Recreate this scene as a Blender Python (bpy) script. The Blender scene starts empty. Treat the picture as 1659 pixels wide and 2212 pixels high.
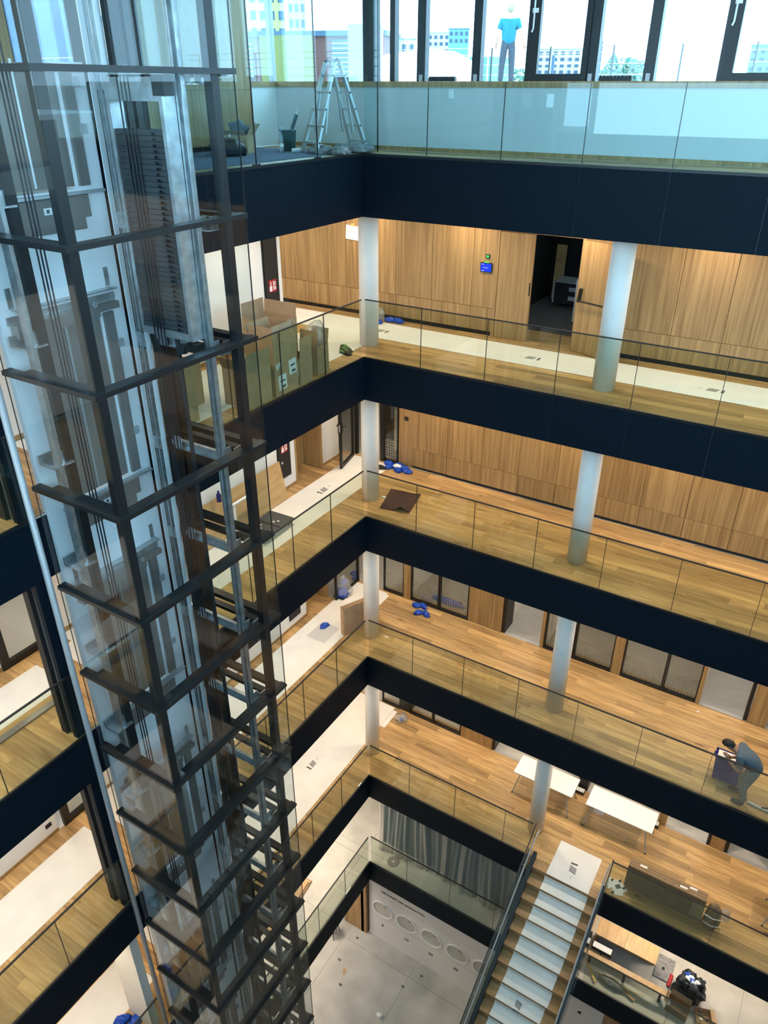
import bpy, bmesh, math, random
from mathutils import Vector, Matrix, Euler
random.seed(7)
C = bpy.context.scene.collection
SC = bpy.context.scene

# ---------------------------------------------------------------- camera
cam_d = bpy.data.cameras.new('camera'); cam = bpy.data.objects.new('camera', cam_d); C.objects.link(cam)
cam_d.sensor_fit = 'VERTICAL'; cam_d.sensor_height = 36.0; cam_d.lens = 36.0*1619.92/2212.0
cam_d.clip_start = 0.05; cam_d.clip_end = 2500
YAW, PITCH, ROLL = -0.5527, 0.5169, 0.0019
cam.location = (7.8285, -11.9255, 4.6239)
d = Vector((math.sin(YAW)*math.cos(PITCH), math.cos(YAW)*math.cos(PITCH), -math.sin(PITCH)))
r0 = Vector((math.cos(YAW), -math.sin(YAW), 0)); u0 = r0.cross(d)
r = r0*math.cos(ROLL) + u0*math.sin(ROLL); u = u0*math.cos(ROLL) - r0*math.sin(ROLL)
cam.rotation_euler = Matrix((r, u, -d)).transposed().to_euler()
SC.camera = cam
SC.view_settings.view_transform = 'Standard'; SC.view_settings.look = 'None'
SC.view_settings.gamma = 1.0; SC.view_settings.use_curve_mapping = False
SC.view_settings.exposure = 0.0
SC.cycles.use_adaptive_sampling = True; SC.cycles.adaptive_threshold = .1
SC.cycles.max_bounces = 5; SC.cycles.diffuse_bounces = 3; SC.cycles.glossy_bounces = 4
SC.cycles.transmission_bounces = 6; SC.cycles.transparent_max_bounces = 32
SC.cycles.sample_clamp_indirect = 4.0; SC.cycles.caustics_reflective = False; SC.cycles.caustics_refractive = False

# ---------------------------------------------------------------- sky
SKY = 9.5
W = bpy.data.worlds.new('sky'); SC.world = W; W.use_nodes = True
nt = W.node_tree; bg = nt.nodes['Background']
bg.inputs['Color'].default_value = (0.45, 0.77, 1.0, 1); bg.inputs['Strength'].default_value = SKY
# warm ceiling luminaires, W per luminaire (area lights sit just under each ceiling; hall fill lamps are added)
LAMP = 37.0
LAMP_COL = (1.0, 0.81, 0.60)

# ---------------------------------------------------------------- levels (metres; level 5 is zero)
Z = {6: 3.605, 5: 0.0, 4: -3.6, 3: -7.575, 2: -11.749, 1: -15.447, 0: -19.45}
T = {6: 1.02, 5: .88, 4: .89, 3: .91, 2: .87, 1: .85}
YW = 2.62      # back wall of the right wing
XW = -2.27     # back wall of the left wing
XE = 11.2      # far end of the right wing
YE = -12.2     # near end of the left wing
ORD = {6: 'top', 5: 'fifth', 4: 'fourth', 3: 'third', 2: 'second', 1: 'first', 0: 'ground'}

# ---------------------------------------------------------------- materials
def new_mat(name):
    m = bpy.data.materials.new(name); m.use_nodes = True
    return m, m.node_tree, m.node_tree.nodes['Principled BSDF']
def mat(name, col, rough=.5, metal=0., noise=0., nscale=6., bump=0., bscale=40., spec=.5, emit=None):
    m, t, b = new_mat(name)
    b.inputs['Base Color'].default_value = (*col, 1); b.inputs['Roughness'].default_value = rough
    b.inputs['Metallic'].default_value = metal; b.inputs['Specular IOR Level'].default_value = spec
    if noise:
        n = t.nodes.new('ShaderNodeTexNoise'); n.inputs['Scale'].default_value = nscale; n.inputs['Detail'].default_value = 2
        g = t.nodes.new('ShaderNodeNewGeometry'); t.links.new(g.outputs['Position'], n.inputs['Vector'])
        rp = t.nodes.new('ShaderNodeMapRange'); rp.inputs[1].default_value = .3; rp.inputs[2].default_value = .7
        rp.inputs[3].default_value = 1-noise; rp.inputs[4].default_value = 1+noise*.5
        t.links.new(n.outputs['Fac'], rp.inputs[0])
        mx = t.nodes.new('ShaderNodeMix'); mx.data_type = 'RGBA'; mx.blend_type = 'MULTIPLY'; mx.inputs[0].default_value = 1
        mx.inputs[6].default_value = (*col, 1); t.links.new(rp.outputs[0], mx.inputs[7]); t.links.new(mx.outputs[2], b.inputs['Base Color'])
    if bump:
        n2 = t.nodes.new('ShaderNodeTexNoise'); n2.inputs['Scale'].default_value = bscale
        g2 = t.nodes.new('ShaderNodeNewGeometry'); t.links.new(g2.outputs['Position'], n2.inputs['Vector'])
        bp = t.nodes.new('ShaderNodeBump'); bp.inputs['Strength'].default_value = bump; bp.inputs['Distance'].default_value = .02
        t.links.new(n2.outputs['Fac'], bp.inputs['Height']); t.links.new(bp.outputs['Normal'], b.inputs['Normal'])
    if emit:
        b.inputs['Emission Color'].default_value = (*emit[:3], 1); b.inputs['Emission Strength'].default_value = emit[3]
    return m
def wood(name, lo, hi, stretch, rough=.45, knots=True, vary=.38):
    """oak: grain stretched along one axis, tone shifts from piece to piece"""
    m, t, b = new_mat(name)
    g = t.nodes.new('ShaderNodeNewGeometry'); oi = t.nodes.new('ShaderNodeObjectInfo')
    off = t.nodes.new('ShaderNodeVectorMath'); off.operation = 'SCALE'; off.inputs[0].default_value = (13.7, 7.3, 5.1); t.links.new(oi.outputs['Random'], off.inputs['Scale'])
    ad = t.nodes.new('ShaderNodeVectorMath'); ad.operation = 'ADD'; t.links.new(g.outputs['Position'], ad.inputs[0]); t.links.new(off.outputs[0], ad.inputs[1])
    mp = t.nodes.new('ShaderNodeMapping'); mp.inputs['Scale'].default_value = stretch; t.links.new(ad.outputs[0], mp.inputs['Vector'])
    n = t.nodes.new('ShaderNodeTexNoise'); n.inputs['Scale'].default_value = 1.0; n.inputs['Detail'].default_value = 4; n.inputs['Roughness'].default_value = .62; n.inputs['Distortion'].default_value = .6
    t.links.new(mp.outputs[0], n.inputs['Vector'])
    cr = t.nodes.new('ShaderNodeValToRGB'); cr.color_ramp.elements[0].position = .28; cr.color_ramp.elements[1].position = .72
    cr.color_ramp.elements[0].color = (*lo, 1); cr.color_ramp.elements[1].color = (*hi, 1); t.links.new(n.outputs['Fac'], cr.inputs[0])
    mr = t.nodes.new('ShaderNodeMapRange'); mr.inputs[3].default_value = 1-vary; mr.inputs[4].default_value = 1+vary*.35; t.links.new(oi.outputs['Random'], mr.inputs[0])
    mx = t.nodes.new('ShaderNodeMix'); mx.data_type = 'RGBA'; mx.blend_type = 'MULTIPLY'; mx.inputs[0].default_value = 1
    t.links.new(cr.outputs[0], mx.inputs[6]); t.links.new(mr.outputs[0], mx.inputs[7])
    outc = mx.outputs[2]
    if knots:
        v = t.nodes.new('ShaderNodeTexVoronoi'); v.inputs['Scale'].default_value = .55
        mp2 = t.nodes.new('ShaderNodeMapping'); mp2.inputs['Scale'].default_value = (1.7, 5.5, 4); t.links.new(ad.outputs[0], mp2.inputs['Vector']); t.links.new(mp2.outputs[0], v.inputs['Vector'])
        cr2 = t.nodes.new('ShaderNodeValToRGB'); cr2.color_ramp.elements[0].position = .03; cr2.color_ramp.elements[1].position = .13
        cr2.color_ramp.elements[0].color = (.35, .28, .22, 1); cr2.color_ramp.elements[1].color = (1, 1, 1, 1); t.links.new(v.outputs['Distance'], cr2.inputs[0])
        mx2 = t.nodes.new('ShaderNodeMix'); mx2.data_type = 'RGBA'; mx2.blend_type = 'MULTIPLY'; mx2.inputs[0].default_value = 1
        t.links.new(outc, mx2.inputs[6]); t.links.new(cr2.outputs[0], mx2.inputs[7]); outc = mx2.outputs[2]
    t.links.new(outc, b.inputs['Base Color']); b.inputs['Roughness'].default_value = rough
    return m
def glass(name, tint, fres=1.45, rough=0., boost=1.0, haze=0.):
    """flat pane: tinted see-through plus mirror reflection by the angle of view"""
    m = bpy.data.materials.new(name); m.use_nodes = True; t = m.node_tree; t.nodes.clear()
    o = t.nodes.new('ShaderNodeOutputMaterial'); tr = t.nodes.new('ShaderNodeBsdfTransparent'); tr.inputs[0].default_value = (*tint, 1)
    gl = t.nodes.new('ShaderNodeBsdfGlossy'); gl.inputs['Roughness'].default_value = rough
    lw_ = t.nodes.new('ShaderNodeLayerWeight'); lw_.inputs['Blend'].default_value = .5
    pw = t.nodes.new('ShaderNodeMath'); pw.operation = 'POWER'; pw.inputs[1].default_value = 4.5; t.links.new(lw_.outputs['Facing'], pw.inputs[0])
    f0 = ((fres-1)/(fres+1))**2
    mu = t.nodes.new('ShaderNodeMath'); mu.operation = 'MULTIPLY_ADD'; mu.inputs[1].default_value = (1-f0)*.85*boost; mu.inputs[2].default_value = f0*boost; mu.use_clamp = True; t.links.new(pw.outputs[0], mu.inputs[0])
    mx = t.nodes.new('ShaderNodeMixShader'); t.links.new(mu.outputs[0], mx.inputs[0]); t.links.new(tr.outputs[0], mx.inputs[1]); t.links.new(gl.outputs[0], mx.inputs[2])
    res = mx.outputs[0]
    if haze:
        df = t.nodes.new('ShaderNodeBsdfDiffuse'); df.inputs[0].default_value = (.8, .82, .82, 1)
        m2 = t.nodes.new('ShaderNodeMixShader'); m2.inputs[0].default_value = haze; t.links.new(res, m2.inputs[1]); t.links.new(df.outputs[0], m2.inputs[2]); res = m2.outputs[0]
    t.links.new(res, o.inputs[0])
    return m
M = {}
M['oak_floor'] = wood('oak_floor', (.36, .195, .073), (.72, .465, .20), (1.0, 11, 11))
M['oak_wall'] = wood('oak_wall', (.225, .125, .046), (.50, .315, .135), (17, 17, .45), knots=False, vary=.12)
M['oak_board'] = wood('oak_board', (.45, .27, .11), (.68, .44, .20), (6, 1.2, 6), knots=False, vary=.1)
M['oak_tread'] = wood('oak_tread', (.30, .165, .07), (.50, .30, .14), (1.0, 9, 9), knots=False, vary=.15)
M['white_wall'] = mat('white_wall', (.82, .81, .78), .75)
M['parapet_grey'] = mat('parapet_grey', (.60, .62, .62), .7)
M['ceiling_white'] = mat('ceiling_white', (.8, .8, .78), .85)
M['column_white'] = mat('column_white', (.80, .80, .77), .55, noise=.04, nscale=3)
M['fascia_black'] = mat('fascia_black', (.0034, .0092, .0165), .6, spec=.10)
M['black_metal'] = mat('black_metal', (.006, .0065, .007), .45)
M['black_matte'] = mat('black_matte', (.010, .010, .011), .7)
M['dark_steel'] = mat('dark_steel', (.005, .0075, .0095), .4)
M['galvanised'] = mat('galvanised', (.62, .66, .68), .34, .85, noise=.25, nscale=9)
M['aluminium'] = mat('aluminium', (.55, .57, .58), .42, .7)
M['silver_paint'] = mat('silver_paint', (.42, .42, .43), .45, .2)
M['rail_glass'] = glass('rail_glass', (.885, .92, .865), 1.5, boost=1.0)
M['top_glass'] = glass('top_glass', (.87, .955, .96), 1.5, boost=.8)  # cyan tint puts the blue daylight and reflections into the glass colour
M['lift_glass'] = glass('lift_glass', (.945, .97, .975), 1.5, boost=.62)
M['window_glass'] = glass('window_glass', (.95, .985, 1.0), 1.45)
M['room_glass'] = glass('room_glass', (.90, .90, .87), 1.5, boost=1.0)
M['plastic_film'] = glass('plastic_film', (.66, .66, .64), 1.35, rough=.3, boost=1.5, haze=.24)
M['clear_plastic'] = glass('clear_plastic', (.90, .92, .95), 1.4, rough=.12, boost=1.8, haze=.22)
M['glass_edge'] = mat('glass_edge', (.018, .026, .024), .3)
M['paper_white'] = mat('paper_white', (.86, .84, .80), .85, noise=.05, nscale=2.5, bump=.15, bscale=5)
M['print_grey'] = mat('print_grey', (.10, .11, .12), .7)
M['label_white'] = mat('label_white', (.85, .85, .85), .6)
M['cardboard'] = mat('cardboard', (.47, .31, .175), .85, noise=.12, nscale=5)
M['cardboard_dark'] = mat('cardboard_dark', (.30, .19, .10), .85, noise=.12, nscale=5)
M['carpet_grey'] = mat('carpet_grey', (.36, .345, .32), .95, noise=.06, nscale=5)
M['carpet_dark'] = mat('carpet_dark', (.085, .085, .09), .95, noise=.3, nscale=10)
M['carpet_blue'] = mat('carpet_blue', (.13, .16, .22), .95, noise=.35, nscale=22, bump=.5, bscale=160)
M['concrete'] = mat('concrete', (.50, .475, .43), .55, noise=.18, nscale=1.6)
M['concrete_panel'] = mat('concrete_panel', (.55, .52, .47), .5, noise=.15, nscale=2.1)
M['exhibit_white'] = mat('exhibit_white', (.74, .70, .68), .6)
M['rubber_black'] = mat('rubber_black', (.015, .015, .016), .75)
M['blue_film'] = mat('blue_film', (.010, .075, .50), .35)
M['mat_brown'] = mat('mat_brown', (.075, .032, .030), .8, noise=.15, nscale=4)
M['sign_red'] = mat('sign_red', (.42, .012, .02), .5)
M['taupe_steel'] = mat('taupe_steel', (.26, .24, .225), .28, .35)
M['lift_white'] = mat('lift_white', (.86, .88, .90), .45)
M['weight_grey'] = mat('weight_grey', (.040, .044, .048), .6, noise=.3, nscale=20)
M['rope_black'] = mat('rope_black', (.006, .006, .012), .5)
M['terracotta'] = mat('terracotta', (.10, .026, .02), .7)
M['skin'] = mat('skin', (.50, .27, .18), .5)
M['skin_dark'] = mat('skin_dark', (.33, .17, .11), .5)
M['hair_dark'] = mat('hair_dark', (.012, .008, .006), .6)
M['hair_fair'] = mat('hair_fair', (.22, .17, .11), .6)
M['shirt_cyan'] = mat('shirt_cyan', (.0, .13, .19), .85, noise=.12, nscale=9)
M['shirt_grey'] = mat('shirt_grey', (.10, .135, .165), .85, noise=.1, nscale=9)
M['jeans_grey'] = mat('jeans_grey', (.13, .15, .155), .9, noise=.15, nscale=12)
M['trousers_dark'] = mat('trousers_dark', (.035, .04, .055), .9)
M['tub_blue'] = mat('tub_blue', (.005, .010, .13), .65, spec=.2)
M['bag_black'] = mat('bag_black', (.010, .016, .022), .42)
M['cloth_grey'] = mat('cloth_grey', (.27, .27, .27), .9, noise=.35, nscale=16)
M['shoe_black'] = mat('shoe_black', (.012, .013, .014), .6)
M['lace_green'] = mat('lace_green', (.13, .42, .10), .6)
M['deck_grey'] = mat('deck_grey', (.06, .065, .065), .8, noise=.15, nscale=30)
M['screen_blue'] = mat('screen_blue', (.0, .01, .2), .3, emit=(.01, .05, .75, 1.0))
M['led_green'] = mat('led_green', (.0, .2, .02), .4, emit=(.05, .9, .12, 1.4))
M['yellow_wood'] = mat('yellow_wood', (.62, .45, .14), .6)
M['trash_mix'] = mat('trash_mix', (.65, .63, .58), .6)
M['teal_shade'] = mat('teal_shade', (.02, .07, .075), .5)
M['blocker_grey'] = mat('blocker_grey', (.045,.045,.045), .8)  # dark grey of the added sky-blocking walls, kept low to cut bounce
M['film_grey'] = mat('film_grey', (.66,.65,.62), .3)
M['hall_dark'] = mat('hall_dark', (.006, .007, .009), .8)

# ---------------------------------------------------------------- mesh builder
class MB:
    def __init__(s): s.v = []; s.f = []
    def add(s, vs, fs):
        n = len(s.v); s.v += [tuple(a) for a in vs]; s.f += [tuple(n+i for i in f) for f in fs]; return s
    def box(s, x0, x1, y0, y1, z0, z1):
        return s.add([(x0,y0,z0),(x1,y0,z0),(x1,y1,z0),(x0,y1,z0),(x0,y0,z1),(x1,y0,z1),(x1,y1,z1),(x0,y1,z1)],
                     [(0,3,2,1),(4,5,6,7),(0,1,5,4),(1,2,6,5),(2,3,7,6),(3,0,4,7)])
    def rbox(s, c, size, rot=(0,0,0)):
        m = Euler(rot).to_matrix(); hx, hy, hz = [a/2 for a in size]
        vs = [Vector(c)+m@Vector(q) for q in [(-hx,-hy,-hz),(hx,-hy,-hz),(hx,hy,-hz),(-hx,hy,-hz),(-hx,-hy,hz),(hx,-hy,hz),(hx,hy,hz),(-hx,hy,hz)]]
        return s.add(vs, [(0,3,2,1),(4,5,6,7),(0,1,5,4),(1,2,6,5),(2,3,7,6),(3,0,4,7)])
    def bar(s, a, b, w, h, up=(0,0,1)):
        a, b = Vector(a), Vector(b); dd = (b-a).normalized(); upv = Vector(up)
        if abs(dd.dot(upv)) > .98: upv = Vector((1,0,0))
        sx = dd.cross(upv).normalized(); sz = sx.cross(dd)
        vs = []
        for p in (a, b):
            for i, j in ((-1,-1),(1,-1),(1,1),(-1,1)): vs.append(p+sx*i*w/2+sz*j*h/2)
        return s.add(vs, [(0,3,2,1),(4,5,6,7),(0,1,5,4),(1,2,6,5),(2,3,7,6),(3,0,4,7)])
    def tube(s, pts, r, n=8, cap=True):
        pts = [Vector(p) for p in pts]; rings = []
        rr = r if isinstance(r, (list, tuple)) else [r]*len(pts)
        prev = None
        for i, p in enumerate(pts):
            dd = ((pts[min(i+1, len(pts)-1)]-pts[max(i-1, 0)])).normalized()
            up = Vector((0,0,1)) if abs(dd.z) < .95 else Vector((1,0,0))
            if prev is not None:
                a = (prev-dd*prev.dot(dd)).normalized()
            else: a = dd.cross(up).normalized()
            prev = a; b = dd.cross(a)
            rings.append([p+(a*math.cos(k*2*math.pi/n)+b*math.sin(k*2*math.pi/n))*rr[i] for k in range(n)])
        vs = [q for rg in rings for q in rg]; fs = []
        for i in range(len(rings)-1):
            for k in range(n): fs.append((i*n+k, i*n+(k+1)%n, (i+1)*n+(k+1)%n, (i+1)*n+k))
        if cap: fs.append(tuple(reversed(range(n)))); fs.append(tuple((len(rings)-1)*n+k for k in range(n)))
        return s.add(vs, fs)
    def lathe(s, prof, c=(0,0,0), n=20, cap=True):
        vs = []; fs = []
        for r_, z_ in prof:
            for k in range(n):
                a = 2*math.pi*k/n; vs.append((c[0]+r_*math.cos(a), c[1]+r_*math.sin(a), c[2]+z_))
        m = len(prof)
        for i in range(m-1):
            for k in range(n): fs.append((i*n+k, i*n+(k+1)%n, (i+1)*n+(k+1)%n, (i+1)*n+k))
        if cap: fs.append(tuple(reversed(range(n)))); fs.append(tuple((m-1)*n+k for k in range(n)))
        return s.add(vs, fs)
    def prism(s, poly, axis, a0, a1):
        """extrude a 2-D polygon; axis is the missing coordinate"""
        def P(q, a): return {0:(a,q[0],q[1]),1:(q[0],a,q[1]),2:(q[0],q[1],a)}[axis]
        n = len(poly); vs = [P(q,a0) for q in poly]+[P(q,a1) for q in poly]
        fs = [tuple(range(n))[::-1], tuple(range(n,2*n))]+[(i,(i+1)%n,n+(i+1)%n,n+i) for i in range(n)]
        return s.add(vs, fs)
    def mesh(s, name, material, smooth=False):
        me = bpy.data.meshes.new(name); me.from_pydata([tuple(v) for v in s.v], [], s.f); me.update()
        bm = bmesh.new(); bm.from_mesh(me); bmesh.ops.recalc_face_normals(bm, faces=bm.faces); bm.to_mesh(me); bm.free()
        me.materials.append(M[material] if isinstance(material, str) else material)
        if smooth:
            for p in me.polygons: p.use_smooth = True
        return me
    def build(s, name, material, parent=None, smooth=False, bevel=0, loc=None):
        me = s.mesh(name, material, smooth)
        if bevel:
            bm = bmesh.new(); bm.from_mesh(me); bmesh.ops.bevel(bm, geom=list(bm.edges), offset=bevel, segments=2, affect='EDGES', profile=.5); bm.to_mesh(me); bm.free()
        o = bpy.data.objects.new(name, me); C.objects.link(o)
        if parent is not None: o.parent = parent
        if loc: o.location = loc
        return o
def B(*a): return MB().box(*a)
def tag(o, label=None, cat=None, group=None, kind=None):
    if label: o['label'] = label
    if cat: o['category'] = cat
    if group: o['group'] = group
    if kind: o['kind'] = kind
    return o
def thing(name, label, cat, loc=(0,0,0), rz=0, group=None):
    o = bpy.data.objects.new(name, None); C.objects.link(o); o.location = loc; o.rotation_euler = (0,0,rz)
    o.empty_display_size = .1
    return tag(o, label, cat, group)
def struct(name, mb, m, label, smooth=False):
    return tag(mb.build(name, m, None, smooth), label, name.split('_')[0], kind='structure')
def inst(name, me, parent, loc, scale=(1,1,1), rot=(0,0,0)):
    o = bpy.data.objects.new(name, me); C.objects.link(o); o.parent = parent; o.location = loc; o.scale = scale; o.rotation_euler = rot
    return o
UNIT = {}
def unit(m):
    if m not in UNIT: UNIT[m] = B(0,1,0,1,0,1).mesh('unit_'+m, m)
    return UNIT[m]
def ubox(name, m, parent, x0, x1, y0, y1, z0, z1):
    return inst(name, unit(m), parent, (x0,y0,z0), (x1-x0, y1-y0, z1-z0))
def crumple(name, m, c, size, seed, parent=None, sub=3, amp=.25, freq=4., flat=True, smooth=True):
    """a lumpy soft thing: bag, cloth, overshoe"""
    rnd = random.Random(seed); bm = bmesh.new(); bmesh.ops.create_icosphere(bm, subdivisions=sub, radius=1)
    from mathutils import noise
    o3 = Vector((rnd.random()*50, rnd.random()*50, rnd.random()*50))
    for v in bm.verts:
        k = 1+amp*noise.noise(v.co*freq*.5+o3)+amp*.6*noise.noise(v.co*freq+o3)
        p = v.co*k
        if flat and p.z < -.55: p.z = -.55
        z0 = (p.z+.55)/1.55 if flat else p.z
        v.co = Vector((p.x*size[0]/2, p.y*size[1]/2, z0*size[2]))
    me = bpy.data.meshes.new(name); bm.to_mesh(me); bm.free(); me.materials.append(M[m])
    if smooth:
        for p in me.polygons: p.use_smooth = True
    o = bpy.data.objects.new(name, me); C.objects.link(o); o.location = c
    if parent is not None: o.parent = parent
    return o
def text_mesh(name, body, size, m, parent, loc, rot, ext=.003, align='LEFT', sx=1.0):
    cu = bpy.data.curves.new(name+'_c', 'FONT'); cu.body = body; cu.size = size; cu.extrude = ext; cu.align_x = align; cu.align_y = 'CENTER'; cu.resolution_u = 3; cu.offset = size*.022
    to = bpy.data.objects.new(name+'_t', cu); C.objects.link(to); dg = bpy.context.evaluated_depsgraph_get()
    me = bpy.data.meshes.new_from_object(to.evaluated_get(dg)); bpy.data.objects.remove(to)
    me.materials.clear(); me.materials.append(M[m])
    o = bpy.data.objects.new(name, me); C.objects.link(o); o.location = loc; o.rotation_euler = rot; o.scale = (sx,1,1)
    if parent is not None: o.parent = parent
    return o
# ================================================================ STRUCTURE
JR = [0.03, 1.25, 2.57, 3.885, 5.2, 6.52, 7.84, 9.16, 10.48, XE]
JL = [-0.03, -1.24, -2.49, -3.74, -4.99]
JN = [-7.47, -8.73, -9.98, -11.23, YE]
def floor_planks(parent, z, x0, x1, y0, y1, rnd, w=.195, m='oak_floor'):
    y = y0; row = 0
    while y < y1-.01:
        yy = min(y+w, y1); x = x0
        first = rnd.uniform(.5, 2.1)
        while x < x1-.01:
            ln = first if x == x0 else rnd.uniform(1.5, 2.3)
            xx = min(x+ln, x1)
            if x1-xx < .35: xx = x1
            ubox('plank', m, parent, x+.0012, xx-.0012, y+.0012, yy-.0012, z-.015, z)
            x = xx
        y = yy; row += 1
for L in (5, 4, 3, 2):
    z = Z[L]; t = T[L]
    mb = MB(); xl = -6.0
    mb.box(xl, XE, .02, 7.0, z-t, z-.016).box(xl, -.02, YE, .02, z-t, z-.016)
    fl = struct('floor', mb, 'ceiling_white', 'oak plank gallery floor of the %s level around the atrium' % ORD[L])
    rnd = random.Random(L*11)
    floor_planks(fl, z, -3.9 if L == 5 else -2.85, XE, .025, YW+(.9 if L == 5 else 0), rnd)
    floor_planks(fl, z, -3.0 if L == 5 else XW, -.025, -5.07, .025, rnd)
    floor_planks(fl, z, XW, -.025, -10.4, -6.2, rnd)
# top level: oak margin and blue-grey carpet
z = Z[6]; mb = MB().box(-6, XE, .02, 1.2, z-T[6], z-.016).box(-6, -.02, YE, .02, z-T[6], z-.016)
f6 = struct('floor', mb, 'ceiling_white', 'top level floor with an oak margin and blue-grey carpet')
floor_planks(f6, z, -2.55, XE, .025, .95, random.Random(3))
floor_planks(f6, z, -2.5, -.025, -5.0, .025, random.Random(4))
B(-2.45, -.32, -5.0, .05, z, z+.012).build('carpet', 'carpet_blue', f6)
# level one: stone slabs
z = Z[1]; mb = MB().box(-6, XE, .02, 7.0, z-T[1], z-.016).box(-6, -.02, YE, .02, z-T[1], z-.016)
f1 = struct('floor', mb, 'concrete', 'pale stone gallery floor of the first level')
xs = [-6, -4.2, -2.1, -.32, 1.75, 3.8, 5.9, 8, 10.1, XE]; ys = [.024, .3, 2.4, 4.5, 6.9]
for i in range(len(xs)-1):
    for j in range(len(ys)-1): ubox('floor_slab', 'concrete', f1, xs[i]+.003, xs[i+1]-.003, ys[j]+.003, ys[j+1]-.003, z-.015, z)
ys = [-10.4, -8.3, -6.2, -4.1, -2.0, .02]
for (xa, xb) in ((-.32, -.024), (-2.3, -.32), (-4.4, -2.3)):
    for j in range(len(ys)-1): ubox('floor_slab', 'concrete', f1, xa+.003, xb-.003, ys[j]+.003, ys[j+1]-.003, z-.015, z)
# ground hall
z = Z[0]; f0 = struct('floor', B(-8, 14, -16, 8, z-.3, z-.016), 'concrete', 'large pale concrete floor slabs of the ground hall')
xs = [-8, -5.6, -3.2, -.8, 1.62, 4.04, 6.5, 9, 11.5, 14]; ys = [-16, -13.2, -10.6, -8, -5.45, -2.9, -.35, 2.2, 5, 8]
for i in range(len(xs)-1):
    for j in range(len(ys)-1): ubox('floor_slab', 'concrete', f0, xs[i]+.004, xs[i+1]-.004, ys[j]+.004, ys[j+1]-.004, z-.015, z)

# fascias and balustrades -------------------------------------------------
def fascia(L):
    z, t = Z[L], T[L]
    o = thing('trim_%d' % L, 'matt black panelled slab edge below the %s level' % ORD[L], 'fascia', (0,0,0)); o['kind'] = 'structure'
    for i in range(len(JR)-1):
        a = 0.0 if i == 0 else JR[i]; ubox('fascia_panel', 'fascia_black', o, a+.0015, JR[i+1]-.0015, 0, .02, z-t, z-.03)
    B(.02, XE, .006, .02, z-t, z-.03).build('joint_backing', 'silver_paint' if L >= 5 else 'black_metal', o)
    for i in range(len(JL)-1):
        a = .02 if i == 0 else JL[i]; ubox('fascia_panel', 'fascia_black', o, -.02, 0, JL[i+1]+.0015, a-.0015, z-t, z-.03)
    for (a, b) in ((-5.5, -4.99), (-7.41, -7.2)): ubox('fascia_panel', 'fascia_black', o, -.02, 0, a+.002, b-.002, z-t, z-.03)
    for i in range(len(JN)-1): ubox('fascia_panel', 'fascia_black', o, -.02, 0, JN[i+1]+.0015, JN[i]-.0015, z-t, z-.03)
    B(-.02, -.006, YE, .02, z-t, z-.03).build('joint_backing', 'silver_paint' if L >= 5 else 'black_metal', o)
    ec = MB().box(-.012, 4.68 if L == 2 else XE, -.012, .018, z-.03, z+.012)
    if L == 2: ec.box(6.48, XE, -.012, .018, z-.03, z+.012)
    ec.build('edge_channel', 'dark_steel', o)
    MB().box(-.018, .012, -5.5, -.012, z-.03, z+.012).box(-.018, .012, YE, -7.45, z-.03, z+.012).build('edge_channel', 'dark_steel', o)
for L in range(1, 7): fascia(L)
def balustrade(L, label, joints, axis, m='rail_glass', h=1.11, off=.0, cap=True):
    z = Z[L]; o = thing('glass_balustrade', label, 'balustrade', (0,0,0))
    for a, b in zip(joints[:-1], joints[1:]):
        lo, hi = min(a, b), max(a, b)
        if axis == 'x': ubox('glass_pane', m, o, lo+.004, hi-.004, .021+off, .037+off, z+.001, z+h)
        else: ubox('glass_pane', m, o, -.037+off, -.021+off, lo+.004, hi-.004, z+.001, z+h)
    for a in joints[1:-1]:
        if axis == 'x': ubox('joint_seal', 'glass_edge', o, a-.0045, a+.0045, .020+off, .038+off, z+.001, z+h)
        else: ubox('joint_seal', 'glass_edge', o, -.038+off, -.020+off, a-.0045, a+.0045, z+.001, z+h)
    if cap:
        lo, hi = min(joints), max(joints)
        if axis == 'x': B(lo-.0, hi, .013+off, .046+off, z+h, z+h+.016).build('cap_rail', 'black_matte', o)
        else: B(-.046+off, -.013+off, lo, hi, z+h, z+h+.016).build('cap_rail', 'black_matte', o)
    return o
for L in (5, 4, 3): balustrade(L, 'clear glass balustrade along the right wing of the %s level' % ORD[L], JR, 'x')
for L in (5, 4, 3, 2): 
    balustrade(L, 'clear glass balustrade along the left wing of the %s level' % ORD[L], JL+[-5.42], 'y')
    balustrade(L, 'clear glass balustrade left of the lift on the %s level' % ORD[L], JN, 'y')
balustrade(1, 'clear glass balustrade along the left wing of the first level', JL+[-5.42], 'y')
balustrade(2, 'clear glass balustrade on the second level between corner and stairs', [.03, 1.25, 2.58, 3.94, 4.64], 'x')
balustrade(2, 'clear glass balustrade on the second level right of the stairs', [6.54, 8.84, 10.2, XE], 'x')
balustrade(1, 'clear glass balustrade of the first level before the plastic curtain', [.03, 1.25, 2.63, 3.96, 4.55], 'x')
balustrade(1, 'clear glass balustrade of the first level beside the rubbish bag', [6.5, 8.55, 9.9, XE], 'x')
balustrade(6, 'glass balustrade of the top level below the windows, tinted with blue daylight', JR, 'x', m='top_glass', h=1.06, off=.03, cap=False)
z = Z[6]; o = thing('glass_screen', 'tall frameless glass screen on the left edge of the top level', 'glass screen')
jj = [.55, -1.25, -2.75, -4.2, -5.4]
for a, b in zip(jj[:-1], jj[1:]): ubox('glass_pane', 'top_glass', o, -.02, -.004, b+.004, a-.004, z+.001, z+3.1)
for a in jj[:-1]: ubox('joint_seal', 'black_metal', o, -.022, -.002, a-.006, a+.006, z+.001, z+3.1)
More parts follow.
